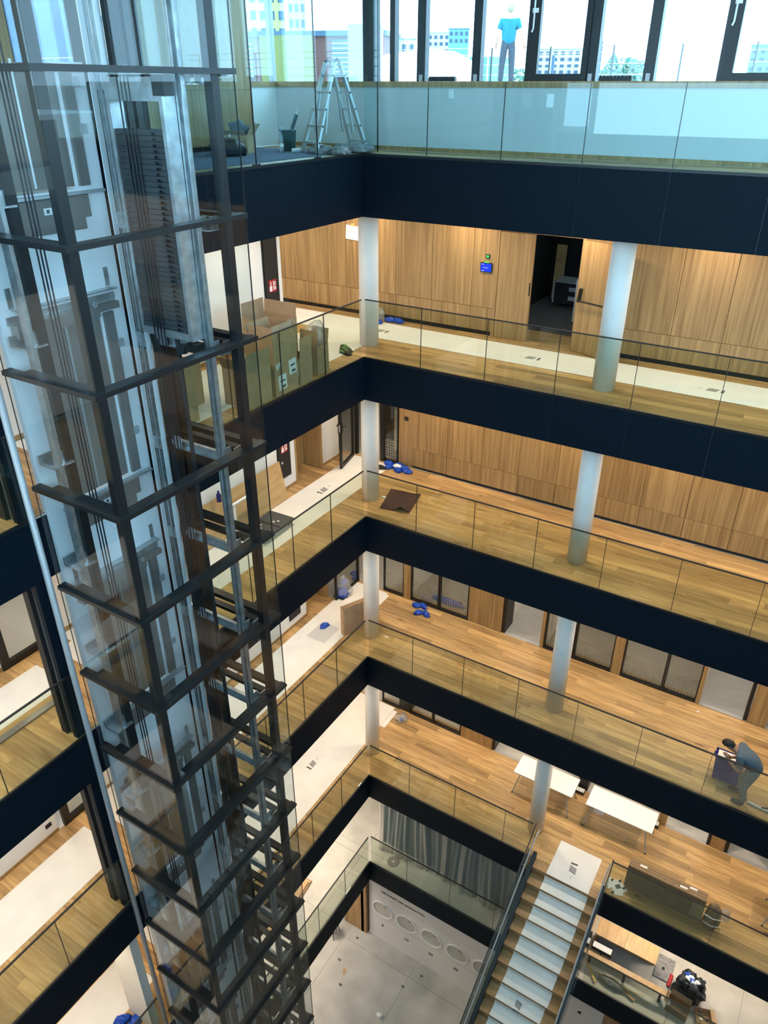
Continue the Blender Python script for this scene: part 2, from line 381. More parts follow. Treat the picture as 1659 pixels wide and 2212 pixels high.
B(-.024, 0, -1.33, -1.17, z, z+.03).build('shoe_clamp', 'black_metal', o); B(-.024, 0, -2.83, -2.67, z, z+.03).build('shoe_clamp', 'black_metal', o)

# columns ------------------------------------------------------------------
def column(L, x, y, label):
    h = Z[L+1]-T[L+1]-Z[L]
    o = MB().lathe([(.195, 0), (.195, h-.002)], n=40).build('column', 'column_white', smooth=True, loc=(x, y, Z[L]+.001))
    for p in o.data.polygons: p.use_smooth = len(p.vertices) == 4
    tag(o, label, 'column', 'round white columns at the atrium edge')
for L in (5, 4, 3, 2):
    column(L, -.38, .79, 'round white column at the inner corner of the %s level' % ORD[L])
    column(L, 4.51, .787, 'round white column on the right wing of the %s level' % ORD[L])

# right wing back walls ------------------------------------------------------
def panel_wall(L, joints, zs, label, y=YW):
    z = Z[L]; w = struct('wall_right', B(joints[0], joints[-1], y+.03, y+.1, z, Z[L+1]-T[L+1]), 'black_matte', label)
    for a, b in zip(joints[:-1], joints[1:]):
        for c, e in zip(zs[:-1], zs[1:]):
            ubox('wood_panel', 'oak_wall', w, a+.0045, b-.0045, y, y+.03, z+c+.004, z+e-.004)
    return w
panel_wall(5, [-5.6, -4.9, -4.1, -3.27, -2.66, -2.17, -1.75, -.836, .057, 1.0, 1.5], [.09, .58, 2.6], 'oak veneer panel wall on the fifth level left of the dark doorway')
panel_wall(5, [4.15, 5.13, 6.03, 6.95, 7.87, 8.8, 9.7, 10.5, XE], [.09, .58, 2.6], 'oak veneer panel wall on the fifth level right of the dark doorway')
panel_wall(4, [-.34, .60, 1.51, 2.42, 3.33, 4.26, 5.18, 6.09, 7.0, 7.9, 8.8, 9.7, 10.6, XE], [.07, .54, 2.8], 'oak veneer panel wall along the fourth level')
w4 = struct('wall_right', B(-.73, -.34, YW+.03, YW+.1, Z[4], Z[5]-T[5]), 'oak_wall', 'narrow oak pier with a black switch on the fourth level')
B(-.72, -.345, YW, YW+.03, Z[4]+.07, Z[5]-T[5]).build('wood_panel', 'oak_wall', w4)
tag(B(-.56, -.46, YW-.02, YW-.001, Z[4]+1.23, Z[4]+1.33).build('wall_switch', 'black_matte', bevel=.005), 'small square black wall switch on oak pier', 'switch')

# fifth level doorway with a dark hall behind
z = Z[5]; fr = thing('door_1', 'oak double door with the right leaf swung open', 'door', (0,0,0)); fr['kind'] = 'structure'
ztop = 2.62
MB().box(1.5, 1.57, YW-.02, YW+.14, z, ztop).box(3.25, 3.32, YW-.0, YW+.14, z, ztop).box(1.57, 3.25, YW+.0, YW+.14, z+2.13, ztop).build('door_frame', 'oak_wall', fr)
lf = B(1.58, 2.30, YW-.01, YW+.05, z+.01, z+2.12).build('door_leaf', 'oak_wall', fr)
B(2.27, 2.29, YW-.02, YW-.01, z+.95, z+1.2).build('pull_plate', 'dark_steel', lf)
lf2 = bpy.data.objects.new('door_leaf', None)
ang = math.atan2(-.30, .86)
lm = MB().box(0, .93, -.03, .03, .01, 2.12).build('door_leaf', 'oak_wall', fr); lm.location = (3.30, YW-.05, z); lm.rotation_euler = (0,0,ang)
pb = MB().tube([(.08,-.09,1.02),(.85,-.09,1.02)], .018, 8).rbox((.08,-.06,1.12),(.05,.06,.26),(0,.12,0)).rbox((.85,-.06,1.04),(.05,.06,.12)).build('panic_bar', 'black_metal', lm)
struct('wall_far', MB().box(3.32, 4.15, YW+.05, YW+.1, z, 2.62), 'oak_wall', 'oak wall piece behind the open door leaf')
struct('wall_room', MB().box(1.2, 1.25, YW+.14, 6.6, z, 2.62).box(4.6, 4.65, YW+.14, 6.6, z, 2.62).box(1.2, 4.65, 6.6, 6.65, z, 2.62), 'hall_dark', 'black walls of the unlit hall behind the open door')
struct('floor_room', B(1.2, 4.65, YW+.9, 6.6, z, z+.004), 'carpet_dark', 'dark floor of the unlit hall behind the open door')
def flight_case(x, y, rz, label, sx, sy, sz):
    o = thing('flight_case', label, 'flight case', (x, y, Z[5]+.004), rz, 'flight cases in the dark hall')
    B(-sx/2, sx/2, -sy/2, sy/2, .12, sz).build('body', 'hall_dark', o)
    for i in (-1, 1):
        for j in (-1, 1): MB().box(i*sx/2-.015, i*sx/2+.015, j*sy/2-.015, j*sy/2+.015, .12, sz).build('corner_strip', 'silver_paint', o); MB().lathe([(.05,0),(.05,.1)], (i*sx/2*.8, j*sy/2*.8, .02), 10).build('caster', 'rubber_black', o)
    for k in (.35, .7): MB().box(-.08,.08,-sy/2-.02,-sy/2-.001,sz*k,sz*k+.09).build('latch', 'silver_paint', o)
    MB().box(-sx/2-.01, sx/2+.01, -sy/2-.01, sy/2+.01, sz, sz+.02).build('rim', 'silver_paint', o)
flight_case(3.05, 4.55, .1, 'tall dark flight case with silver corners in the unlit hall', .7, .6, 1.0)
flight_case(2.2, 5.9, 0, 'low dark flight case at the back of the unlit hall', .9, .6, .6)
tag(MB().rbox((1.56,6.40,Z[5]+.65),(.25,.03,1.3),(-.05,0,0)).build('leaning_board', 'oak_board'), 'pale board leaning in the unlit hall', 'board')
# wall devices on level five
o = thing('room_tablet', 'small blue-lit door display on oak wall', 'screen', (1.31, YW, 1.40))
B(-.13,.13,-.03,-.001,-.095,.095).build('housing', 'black_matte', o, bevel=.004); B(-.115,.115,-.034,-.0305,-.08,.08).build('display', 'screen_blue', o)
B(-.045,.045,-.035,-.001,.096,.106).build('status_light', 'led_green', o)
MB().box(-.06,.05,-.0352,-.0345,-.004,.002).box(-.105,-.04,-.0352,-.0345,-.07,-.062).box(-.105,-.05,-.0352,-.0345,.06,.066).build('screen_text', 'label_white', o)
o = thing('door_button', 'round green-lit button above the blue door display', 'button', (1.33, YW, 1.62))
B(-.04,.04,-.02,-.001,-.04,.04).build('plate', 'black_matte', o); MB().tube([(0,-.024,0),(0,-.0205,0)], .026, 16).build('button_light', 'led_green', o)
o = thing('paper_sheet', 'white plan sheet taped to oak wall behind the corner column', 'paper', (-1.98, YW, 1.79))
MB().rbox((0,-.012,0),(.34,.006,.30),(0,.06,0)).build('sheet', 'label_white', o); MB().rbox((.02,-.018,.17),(.1,.004,.06)).build('tape', 'yellow_wood', o)
MB().rbox((-.02,-.0165,.02),(.22,.002,.004),(0,.06,0)).rbox((-.13,-.0165,0),(.004,.002,.2),(0,.06,0)).build('drawing_line', 'print_grey', o)

# white left wing walls ------------------------------------------------------
def lw(L, y0, y1, label, x=XW, m='white_wall'):
    w = struct('wall_left', B(x-.12, x, y0, y1, Z[L], Z[L+1]-T[L+1]), m, label)
    B(x, x+.015, y0, y1, Z[L]+.001, Z[L]+.07).build('skirting', 'oak_wall', w)
    return w
lw(5, -7.0, .42, 'white plaster wall of the left wing on the fifth level')
lw(4, -6.55, .50, 'white plaster wall of the left wing on the fourth level')
lw(3, -6.55, .55, 'white plaster wall of the left wing on the third level')
lw(2, -6.2, 2.6, 'white plaster wall of the left wing on the second level')
lw(1, -6.2, 7.0, 'pale plaster wall of the left wing on the first level', x=-3.4)
for L in (5, 4, 3, 2): lw(L, YE, -7.2, 'white plaster wall left of the lift lobby on the %s level' % ORD[L])
struct('wall_left', B(-6.0, -5.6, .3, 2.62, Z[5], 2.6), 'white_wall', 'white end wall of the side passage on the fifth level')
struct('wall_left', B(-5.6, XW-.12, .3, .42, Z[5], 2.6), 'white_wall', 'white return wall of the side passage on the fifth level')
# fourth level: recessed oak door
z = Z[4]; h4 = Z[5]-T[5]
w = struct('wall_left', MB().box(XW-.55, XW-.50, .50, 1.48, z, h4), 'oak_wall', 'recessed oak door on the fourth level')
B(XW-.5, XW, .50, .54, z, h4).build('reveal', 'oak_wall', w); B(XW-.5, XW+.01, 1.44, 1.55, z, h4).build('reveal', 'oak_wall', w); B(XW-.01, XW+.01, .48, .54, z, h4).build('reveal', 'oak_wall', w)
B(XW-.499, XW-.49, .545, .99, z+.01, z+2.2).build('door_panel', 'oak_wall', w); B(XW-.499, XW-.49, .995, 1.435, z+.01, z+2.2).build('door_panel', 'oak_wall', w)
lw(4, 1.55, 2.25, 'short white wall beside the open glass door')
w = struct('wall_left', MB().box(XW-.55, XW-.50, .55, 1.5, Z[3], Z[4]-T[4]), 'oak_wall', 'recessed oak door on the third level')
B(XW-.5, XW+.01, .55, .60, Z[3], Z[4]-T[4]).build('reveal', 'oak_wall', w); B(XW-.5, XW+.01, 1.46, 1.55, Z[3], Z[4]-T[4]).build('reveal', 'oak_wall', w)

# glazed room fronts ---------------------------------------------------------
def glazed_front(L, items, label, h=None, film=None):
    """items: (kind, x0, x1); glass, post (oak), door (oak leaf), gap (open doorway)"""
    z = Z[L]; h = h or Z[L+1]-T[L+1]-z
    w = thing('wall_right', label, 'wall', (0,0,0)); w['kind'] = 'structure'
    for k, a, b in items:
        if k == 'glass':
            f = MB().box(a,b,YW-.03,YW+.05,z,z+.05).box(a,b,YW-.03,YW+.05,z+h-.05,z+h).box(a,a+.03,YW-.03,YW+.05,z+.05,z+h-.05).box(b-.03,b,YW-.03,YW+.05,z+.05,z+h-.05).build('window_frame', 'black_metal', w)
            B(a+.03,b-.03,YW+.004,YW+.016,z+.05,z+h-.05).build('pane', 'room_glass', f)
            B(a+.03,b-.03,YW+.05,YW+.11,z,z+.09).build('inner_sill', 'oak_wall', f)
            if film: B(a+.03,b-.03,YW+.0165,YW+.018,z+.09,z+.62).build('dot_film', film, f)
        elif k == 'post': B(a,b,YW-.04,YW+.1,z,z+h).build('oak_post', 'oak_wall', w); 
        elif k == 'door':
            dd = B(a,b,YW-.03,YW+.04,z+.02,z+h).build('door_leaf', 'oak_wall', w)
        elif k == 'gap': B(a,b,YW-.03,YW+.06,z,z+.012).build('threshold', 'silver_paint', w)
        elif k == 'stop': B(a,b,YW-.02,YW+.5,z+.02,z+h).build('door_edge', 'black_metal', w)
    return w
m, t, b = new_mat('dot_film')
tc = t.nodes.new('ShaderNodeNewGeometry'); mp = t.nodes.new('ShaderNodeMapping'); mp.inputs['Scale'].default_value = (14, 14, 14); t.links.new(tc.outputs['Position'], mp.inputs[0])
fr_ = t.nodes.new('ShaderNodeVectorMath'); fr_.operation = 'FRACTION'; t.links.new(mp.outputs[0], fr_.inputs[0])
sb = t.nodes.new('ShaderNodeVectorMath'); sb.operation = 'SUBTRACT'; sb.inputs[1].default_value = (.5, .5, .5); t.links.new(fr_.outputs[0], sb.inputs[0])
ml = t.nodes.new('ShaderNodeVectorMath'); ml.operation = 'MULTIPLY'; ml.inputs[1].default_value = (1, 0, 1); t.links.new(sb.outputs[0], ml.inputs[0])
ln_ = t.nodes.new('ShaderNodeVectorMath'); ln_.operation = 'LENGTH'; t.links.new(ml.outputs[0], ln_.inputs[0])
lt = t.nodes.new('ShaderNodeMath'); lt.operation = 'LESS_THAN'; lt.inputs[1].default_value = .24; t.links.new(ln_.outputs['Value'], lt.inputs[0])
al = t.nodes.new('ShaderNodeMath'); al.operation = 'MULTIPLY_ADD'; al.inputs[2].default_value = .12; al.inputs[1].default_value = .8; t.links.new(lt.outputs[0], al.inputs[0])
b.inputs['Base Color'].default_value = (.62, .60, .55, 1); t.links.new(al.outputs[0], b.inputs['Alpha']); M['dot_film'] = m
glazed_front(3, [('glass',-1.14,-.49),('post',-.49,-.28),('glass',-.27,.585),('glass',.595,1.45),('door',1.46,2.33),('post',2.33,2.40),('stop',2.42,2.50),('gap',2.5,3.45),('post',3.45,3.53),
    ('glass',3.55,4.30),('glass',4.31,5.24),('post',5.24,5.46),('glass',5.47,6.435),('glass',6.445,7.19),('post',7.19,7.27),('gap',7.27,8.2),('stop',8.2,8.27),('door',8.29,8.66),('gap',8.66,9.6),('door',9.6,10.4),('glass',10.4,XE)],
    'black framed glazed room fronts with oak posts on the third level', film='dot_film')
glazed_front(2, [('glass',-1.18,-.54),('stop',-.54,-.22),('glass',-.22,.57),('glass',.575,1.48),('door',1.49,2.42),('post',2.42,2.47),('stop',2.48,2.56),('gap',2.56,5.0),('stop',5.0,5.25),('gap',5.25,7.1),('post',7.1,7.29),('gap',7.29,8.28),('stop',8.28,8.35),('door',8.36,8.68),('stop',8.70,8.77),('gap',8.77,9.75),('door',9.76,10.6),('glass',10.6,XE)],
    'glazed room fronts with open doorways on the second level')
glazed_front(4, [('stop',-1.25,-1.15),('glass',-1.15,-.73)], 'narrow black framed window next to the oak wall on the fourth level', film='dot_film')
# rooms behind the fronts
for L, xa in ((4, -6.0), (3, -6.0), (2, -6.0)):
    z = Z[L]; xb = .6 if L == 4 else XE; h = Z[L+1]-T[L+1]
    struct('floor_room', B(xa, xb, YW+.001, 6.4, z-.015, z+.006), 'carpet_grey' if L != 2 else 'concrete_panel', 'grey carpet of the side rooms on the %s level' % ORD[L])
    struct('wall_far', B(xa, xb, 6.4, 6.5, z, h), 'white_wall', 'white back wall of the side rooms on the %s level' % ORD[L])
struct('wall_room', MB().box(2.36,2.42,YW+.5,6.4,Z[3],Z[4]-T[4]).box(3.5,3.56,YW+.1,6.4,Z[3],Z[4]-T[4]).box(7.2,7.26,YW+.1,6.4,Z[3],Z[4]-T[4]).box(8.3,8.36,YW+.5,6.4,Z[3],Z[4]-T[4]).box(-.42,-.36,YW+.1,6.4,Z[3],Z[4]-T[4]), 'white_wall', 'white partition walls of the third level rooms')
struct('wall_room', MB().box(-.42,-.36,YW+.1,6.4,Z[4],Z[5]-T[5]), 'white_wall', 'white partition wall of the fourth level corner room')
struct('wall_room', MB().box(2.42,2.48,YW+.3,6.4,Z[2],Z[3]-T[3]).box(7.15,7.21,YW+.2,6.4,Z[2],Z[3]-T[3]).box(8.6,8.66,YW+.3,6.4,Z[2],Z[3]-T[3]), 'white_wall', 'white partition walls of the second level rooms')
struct('floor_room', B(-6, -2.0, 1.55, YW+.001, Z[3]-.015, Z[3]+.004), 'carpet_grey', 'grey carpet behind the recessed glass corner on the third level')
# second level radiators behind the tables
for x, lab in ((5.08, 'white perforated floor unit behind the left table'), (7.02, 'white perforated floor unit behind the right table')):
    o = thing('floor_vent', lab, 'vent', (x, YW-.14, Z[2]))
    B(-.13,.13,-.07,.07,.001,.10).build('base', 'black_metal', o); B(-.12,.12,-.06,.06,.10,.115).build('cover', 'label_white', o)
    for i in range(4):
        for j in range(3): MB().box(-.09+i*.055,-.07+i*.055,-.045+j*.035,-.025+j*.035,.115,.117).build('slot', 'print_grey', o)
# open glass door leaf, fourth level
z = Z[4]; o = thing('door_2', 'black framed glass door standing open across the white runner', 'door', (-1.98, 2.48, z)); o['kind'] = 'structure'
v = Vector((.19,-.84,0)); L_ = v.length; o.rotation_euler = (0,0,math.atan2(v.y, v.x))
MB().box(L_-.07,L_,-.03,.03,.01,2.3).box(0,.07,-.03,.03,.01,2.3).box(.07,L_-.07,-.03,.03,.01,.09).box(.07,L_-.07,-.03,.03,2.22,2.3).build('leaf_frame', 'black_metal', o)
B(.07,L_-.07,-.008,.008,.09,2.22).build('pane', 'room_glass', o)
MB().box(L_-.09,L_+.012,-.045,.045,.95,1.22).build('lock_case', 'black_metal', o); MB().box(L_+.012,L_+.016,-.02,.02,.99,1.18).build('strike', 'silver_paint', o)
for s in (-1, 1): MB().tube([(L_-.05,s*.045,1.12),(L_-.05,s*.10,1.12),(L_-.16,s*.10,1.12)], .011, 6).build('lever_handle', 'black_metal', o)
struct('window_1', MB().box(-2.0,-1.93,YW-.04,YW+.05,z,z+2.7).box(-1.22,-1.15,YW-.04,YW+.05,z,z+2.7), 'black_metal', 'black door frame of the fourth level corner room')
# glass corner, third level
g = struct('window_2', MB().box(-2.02,-1.96,1.55,YW,Z[3],Z[3]+.06).box(-2.02,-1.96,1.5,1.56,Z[3],Z[3]+3).box(-2.02,-1.96,YW-.06,YW,Z[3],Z[3]+3), 'black_metal', 'black framed glass side screen on the third level')
B(-2.0,-1.985,1.56,YW-.06,Z[3]+.06,Z[3]+3).build('pane', 'room_glass', g)
# ================================================================ LIFT
LX0, LX1, LY0, LY1 = .15, 1.65, -7.41, -4.95
RZ = [4.78-1.43*i for i in range(17)]          # ring beams
lift = thing('lift_shaft', 'black steel lift shaft with clear glass panes and galvanised rails', 'lift shaft', (0,0,0))
TOPZ = 7.1
for (x, y) in ((1.575, -7.32), (1.575, -5.22), (.30, -6.97), (.30, -5.12)):
    B(x-.055, x+.055, y-.055, y+.055, Z[0], TOPZ).build('post', 'dark_steel', lift)
rbm = {}
for i, z in enumerate(RZ):
    if z < Z[0]+.2: break
    # outer flat ring
    ubox('ring_beam', 'dark_steel', lift, LX1-.10, LX1+.02, LY0-.02, LY1+.02, z-.055, z)
    ubox('ring_beam', 'dark_steel', lift, LX0, LX1-.10, LY0-.02, LY0+.10, z-.055, z)
    ubox('ring_beam', 'dark_steel', lift, LX0, LX1-.10, LY1-.12, LY1+.0, z-.075, z-.005)
    ubox('inner_beam', 'dark_steel', lift, LX1-.17, LX1-.102, LY0+.11, LY1-.13, z-.05, z-.01)
    ubox('inner_beam', 'dark_steel', lift, .36, 1.52, LY0+.102, LY0+.20, z-.05, z-.01)
    ubox('inner_beam', 'dark_steel', lift, .36, 1.47, LY1-.30, LY1-.20, z-.085, z-.03)
# panes between the rings
zz = [TOPZ]+[z for z in RZ if z > Z[0]+.2]+[Z[0]+.02]
for a, b in zip(zz[:-1], zz[1:]):
    if a-b < .3: continue
    ubox('glass_pane', 'lift_glass', lift, LX1-.03, LX1-.018, LY0+.01, LY1+.02, b+.001, a-.056)
    ubox('glass_pane', 'lift_glass', lift, LX0-.02, LX1-.032, LY0+.018, LY0+.03, b+.001, a-.056)
    ubox('glass_pane', 'lift_glass', lift, LX0, LX1-.032, LY1+.004, LY1+.016, b+.004, a-.004)
ubox('corner_seal', 'glass_edge', lift, LX1-.032, LX1-.016, LY1+.021, LY1+.028, Z[0], TOPZ)
ubox('corner_seal', 'glass_edge', lift, LX0-.023, LX0-.02, LY0+.018, LY0+.030, Z[0], TOPZ)
# counterweight guide rails, T-section, with brackets at every ring
def trail(x, y, w, flip):
    MB().box(x-w/2, x+w/2, y-.012, y+.012, Z[0], TOPZ-.2).box(x-.012, x+.012, y-.07, y-.012, Z[0], TOPZ-.2).box(x-w/2, x-w/2+.012, y-.05, y-.012, Z[0], TOPZ-.2).box(x+w/2-.012, x+w/2, y-.05, y-.012, Z[0], TOPZ-.2).build('guide_rail', 'galvanised', lift)
trail(.28, -5.50, .17, 1); trail(1.36, -5.46, .12, 1)
bm1 = MB().box(.10,1.36,-.016,.0,-.09,.03).box(.10,1.36,-.075,-.016,-.09,-.078).box(.10,1.36,-.05,-.016,.018,.03).mesh('rail_bracket','galvanised')
bm2 = MB().box(1.30,1.52,-.01,.22,-.09,-.078).box(1.34,1.355,.02,.14,-.078,.05).box(1.44,1.455,.1,.22,-.078,.05).mesh('angle_bracket','galvanised')
bm3 = MB().box(.14,.43,-.085,-.072,-.12,.06).box(.14,.43,-.095,-.085,.03,.06).box(.14,.43,-.095,-.085,-.12,-.09).mesh('rail_clip','galvanised')
bm4 = MB().rbox((.60,-.06,.0),(.10,.05,.16)).rbox((.60,-.10,.03),(.05,.06,.06)).mesh('rail_clamp','galvanised')
for z in RZ:
    if z < Z[0]+.3: break
    inst('rail_bracket', bm1, lift, (0,-5.43,z-.06)); inst('angle_bracket', bm2, lift, (0,-5.43,z-.06)); inst('rail_clip', bm3, lift, (0,-5.47,z-.08)); inst('rail_clamp', bm4, lift, (0,-5.45,z-.05))
# slim white edge strips beside the rail
for x in (.17, .42): B(x-.008,x+.008,-5.62,-5.55,Z[0],TOPZ-.2).build('edge_strip', 'lift_white', lift)
B(.42,.55,-5.53,-5.40,Z[0],TOPZ-.2).build('rear_post', 'black_metal', lift)
# ropes
for k in range(3): MB().tube([(.70+.035*k,-7.06+.018*k,TOPZ-.2),(.70+.035*k,-7.06+.018*k,Z[0]+.4)], .010, 6).build('hoist_rope', 'rope_black', lift)
for k in range(4): MB().tube([(.72+.055*k,-5.72,TOPZ-.2),(.72+.055*k,-5.72,Z[0]+.4)], .009, 6).build('hoist_rope', 'rope_black', lift)
MB().tube([(1.02,-5.66,TOPZ-.2),(1.02,-5.64,Z[0]+.4)], .028, 10).build('travelling_cable', 'rubber_black', lift)
# car rails by the landing side
for y in (-7.16,): MB().box(.30,.42,y-.012,y+.012,Z[0],TOPZ).box(.35,.37,y+.012,y+.07,Z[0],TOPZ).build('guide_rail', 'galvanised', lift)
brk = MB().box(.12,.40,-.12,.16,-.02,.0).box(.12,.14,-.12,.16,.0,.10).box(.30,.32,.0,.1,.0,.14).mesh('car_bracket','galvanised')
for z in RZ:
    if z > Z[0]+.3: inst('car_bracket', brk, lift, (0,-7.12,z+.22))
# counterweight: stack of cast blocks in a light frame
cw = thing('counterweight', 'tall stack of dark grey counterweight blocks hanging in the shaft', 'counterweight', (0,-5.60,1.98))
nb = 38; bh = 2.14/nb
blk = MB().box(.56,1.10,-.10,.10,0,bh-.004).box(1.19,1.29,-.10,.10,0,bh-.004).box(1.10,1.19,-.06,.10,0,bh-.004).box(1.10,1.19,-.10,-.06,bh*.5,bh-.004).mesh('weight_block','weight_grey')
for k in range(nb): inst('weight_block', blk, cw, (0,0,.10+bh*k))
B(.50,1.34,-.11,.11,0,.09).build('lower_beam', 'galvanised', cw)
MB().box(.50,1.34,-.12,.12,2.50,2.72).box(.54,1.30,-.13,.13,2.74,2.80).build('upper_beam', 'galvanised', cw)
for x in (.50,1.29): B(x,x+.05,-.12,.12,.09,2.50).build('side_channel', 'galvanised', cw)
MB().box(1.24,1.40,-.14,.0,2.55,2.72).build('guide_shoe', 'dark_steel', cw); MB().box(1.24,1.40,-.14,.0,-.12,-.02).build('guide_shoe', 'dark_steel', cw)
MB().lathe([(.06,0),(.06,.10)], (1.05,-.02,-.20), 14).build('buffer', 'rubber_black', cw)
# landing side: white surround, doors, header gear and sill per level
wl = struct('wall_lift', MB(), 'lift_white', 'white lift surround wall behind the landing doors') if False else None
mb = MB(); dy0, dy1 = -6.98, -5.96
mb.box(-.05,.06,dy1,-5.58,Z[0],4.84).box(-.05,.06,-7.24,dy0,Z[0],4.84)
lv = [6,5,4,3,2,1,0]
for i, L in enumerate(lv):
    if L == 6: continue
    top = Z[lv[i-1]]
    mb.box(-.05,.06,dy0,dy1,Z[L]+2.32,top)
tag(mb.build('wall_lift', 'lift_white'), 'white lift surround wall with landing door openings', 'wall', kind='structure')
for L in lv[:-1]:
    z = Z[L]; o = thing('landing_door', 'grey steel lift landing door of the %s level' % ORD[L], 'lift door', (0,0,z), 0, 'lift landing doors')
    for k in range(2):
        a = dy0+.005+k*.51; B(.02,.05,a,a+.50,.03,2.30 if L < 6 else 1.22).build('door_panel', 'taupe_steel', o)
    MB().tube([(.065,-6.47,.05),(.065,-6.47,2.28 if L < 6 else 1.25)], .016, 8).build('door_post', 'aluminium', o)
    if L == 6: B(.061,.12,-7.2,-5.62,1.14,1.20).build('top_bar', 'aluminium', o)
    if L < 6:
      MB().box(.061,.075,-7.18,-5.70,2.33,2.42).box(.061,.17,-7.10,-5.72,2.47,2.485).build('header_rail', 'galvanised', o)
      MB().box(.061,.20,-7.15,-6.05,2.20,2.34).box(.061,.16,-6.05,-5.72,2.24,2.32).build('hanger_plate', 'taupe_steel', o)
      for y in (-6.9,-6.72,-6.3,-6.12): MB().tube([(.20,y,2.36),(.225,y,2.36)], .035, 12).build('hanger_roller', 'aluminium', o)
      B(.061,.075,-5.80,-5.74,2.5,2.72).build('slotted_bracket', 'galvanised', o); B(.061,.075,-7.12,-7.06,2.5,2.72).build('slotted_bracket', 'galvanised', o)
    MB().box(.061,.10,-7.02,-5.93,-.42,-.06).box(.061,.10,-5.93,-5.84,-.30,-.06).build('sill_apron', 'taupe_steel', o, bevel=.006)
    B(.061,.14,-7.05,-5.62,-.05,-.02).build('sill_plate', 'aluminium', o); MB().box(.1002,.103,-6.46,-6.36,-.22,-.15).build('sticker', 'label_white', o); MB().box(.1031,.1035,-6.43,-6.39,-.205,-.165).build('sticker_print', 'print_grey', o)
    MB().box(.061,.10,-5.92,-5.78,.03,2.2 if L < 6 else 1.2).box(.10,.105,-5.90,-5.89,.03,2.2 if L < 6 else 1.2).build('door_guide', 'taupe_steel', o)
    for q in (.55, 1.75 if L < 6 else 1.0): MB().box(.1051,.13,-5.80,-5.72,q,q+.10).build('guide_clip', 'silver_paint', o)
# dark upright next to the surround and the silver corner pole
struct('trim_7', B(-.10,.10,-5.56,-5.43,Z[0],TOPZ), 'dark_steel', 'dark upright beside the white lift surround')
pole = MB().tube([(.02,-7.45,Z[0]),(.02,-7.45,Z[6]+1.0)], .043, 16).build('corner_pole', 'silver_paint', smooth=True); tag(pole, 'slim silver pole at the outer corner of the lift', 'pole')
for L in (6, 5, 4, 3):
    z = Z[L]; zt = TOPZ if L == 6 else Z[L+1]-T[L+1]
    o = thing('portal_frame', 'black portal frame of the lift lobby on the %s level' % ORD[L], 'frame', (0,0,z), 0, 'black portal frames of the lift lobby')
    B(-.36,-.24,-7.62,-7.46,.001,zt-z-.001).build('jamb', 'black_matte', o); B(-.24,-.12,-7.56,-7.50,.001,zt-z-.001).build('infill', 'taupe_steel', o); B(-.12,-.04,-7.60,-7.44,.001,zt-z-.001).build('jamb', 'fascia_black', o)
    B(-.39,-.361,-7.60,-7.48,.001,zt-z-.001).build('edge_strip', 'white_wall', o)

# ================================================================ STAIRS
NS, RUN, RISE, SX0, SX1, SY = 19, .30, .195, 4.85, 6.45, -.25
stz = Z[2]
st = thing('stair', 'straight oak staircase descending from the second level', 'staircase', (0,0,0))
B(SX0-.16, SX1+.05, SY, .02, stz-.2, stz-.0005).build('top_landing', 'oak_tread', st)
for i in range(NS):
    y1, y0, zt = SY-i*RUN, SY-(i+1)*RUN, stz-(i+1)*RISE
    ubox('tread', 'oak_tread', st, SX0, SX1, y0-.02, y1, zt-.04, zt)
    ubox('riser', 'oak_tread', st, SX0, SX1, y1-.02, y1-.001, zt+.001, zt+RISE-.041)
def raked(x0, x1, lo, hi, name, m, par, ya=.02, yb=None):
    yb = SY-NS*RUN if yb is None else yb
    za = stz+(ya-SY)*RISE/RUN; zb = stz+(yb-SY)*RISE/RUN
    return MB().prism([(ya,za+lo),(yb,zb+lo),(yb,zb+hi),(ya,za+hi)], 0, x0, x1).build(name, m, par)
for x0, x1 in ((SX0-.10, SX0-.003), (SX1+.003, SX1+.10)): raked(x0, x1, -.42, .04, 'stringer', 'black_metal', st)
for (x, lab) in ((SX0-.13, 'raking glass balustrade on the left side of the stairs'), (SX1+.115, 'raking glass balustrade on the right side of the stairs')):
    o = thing('stair_balustrade', lab, 'balustrade')
    cuts = [.0, -1.45, -2.9, -4.35, -5.8]
    for a, b in zip(cuts[:-1], cuts[1:]): raked(x, x+.016, -.10, 1.05, 'glass_pane', 'rail_glass', o, a-.004, b+.004)
    raked(x-.004, x+.020, 1.05, 1.066, 'cap_rail', 'black_metal', o, 0, -5.8)
    hx = x+.075 if x < 5 else x-.06
    k = RISE/RUN
    pts = [(hx if x < 5 else hx, .12, stz+.90), (hx, -.05, stz+.93)]+[(hx, y, stz+(y-SY)*k+.92) for y in (-.35, -1.5, -3, -4.5, -6)]
    MB().tube(pts, .02, 8).build('handrail', 'silver_paint', o, smooth=True)
    for y in (-.7, -1.9, -3.1, -4.3): MB().tube([(hx, y, stz+(y-SY)*k+.90), (hx, y, stz+(y-SY)*k+.84), (x+.008, y, stz+(y-SY)*k+.84)], .008, 6).build('rail_bracket', 'silver_paint', o)
# protective paper runner folded over every step
rn = thing('stair_runner', 'white protective paper runner laid down the oak stairs', 'paper runner')
mb = MB(); mb.rbox((5.71,.285,stz+.006),(1.03,1.06,.004)).build('top_sheet', 'paper_white', rn)
for i in range(NS):
    y1, y0, zt = SY-i*RUN, SY-(i+1)*RUN, stz-(i+1)*RISE
    xa = 5.19-.012*i+random.uniform(-.02,.02); xb = 6.25-.012*i+random.uniform(-.02,.02)
    zt0 = zt+RISE
    pr_ = [(y1-.024,zt0-.045),(y1-.03,zt+.06),(y1-.06,zt+.012),(y0-.014,zt+.005),(y0-.014,zt+.009),(y1-.066,zt+.018),(y1-.036,zt+.065),(y1-.029,zt0-.045)]
    MB().prism(pr_, 0, xa, xb).build('step_fold', 'paper_white', rn)

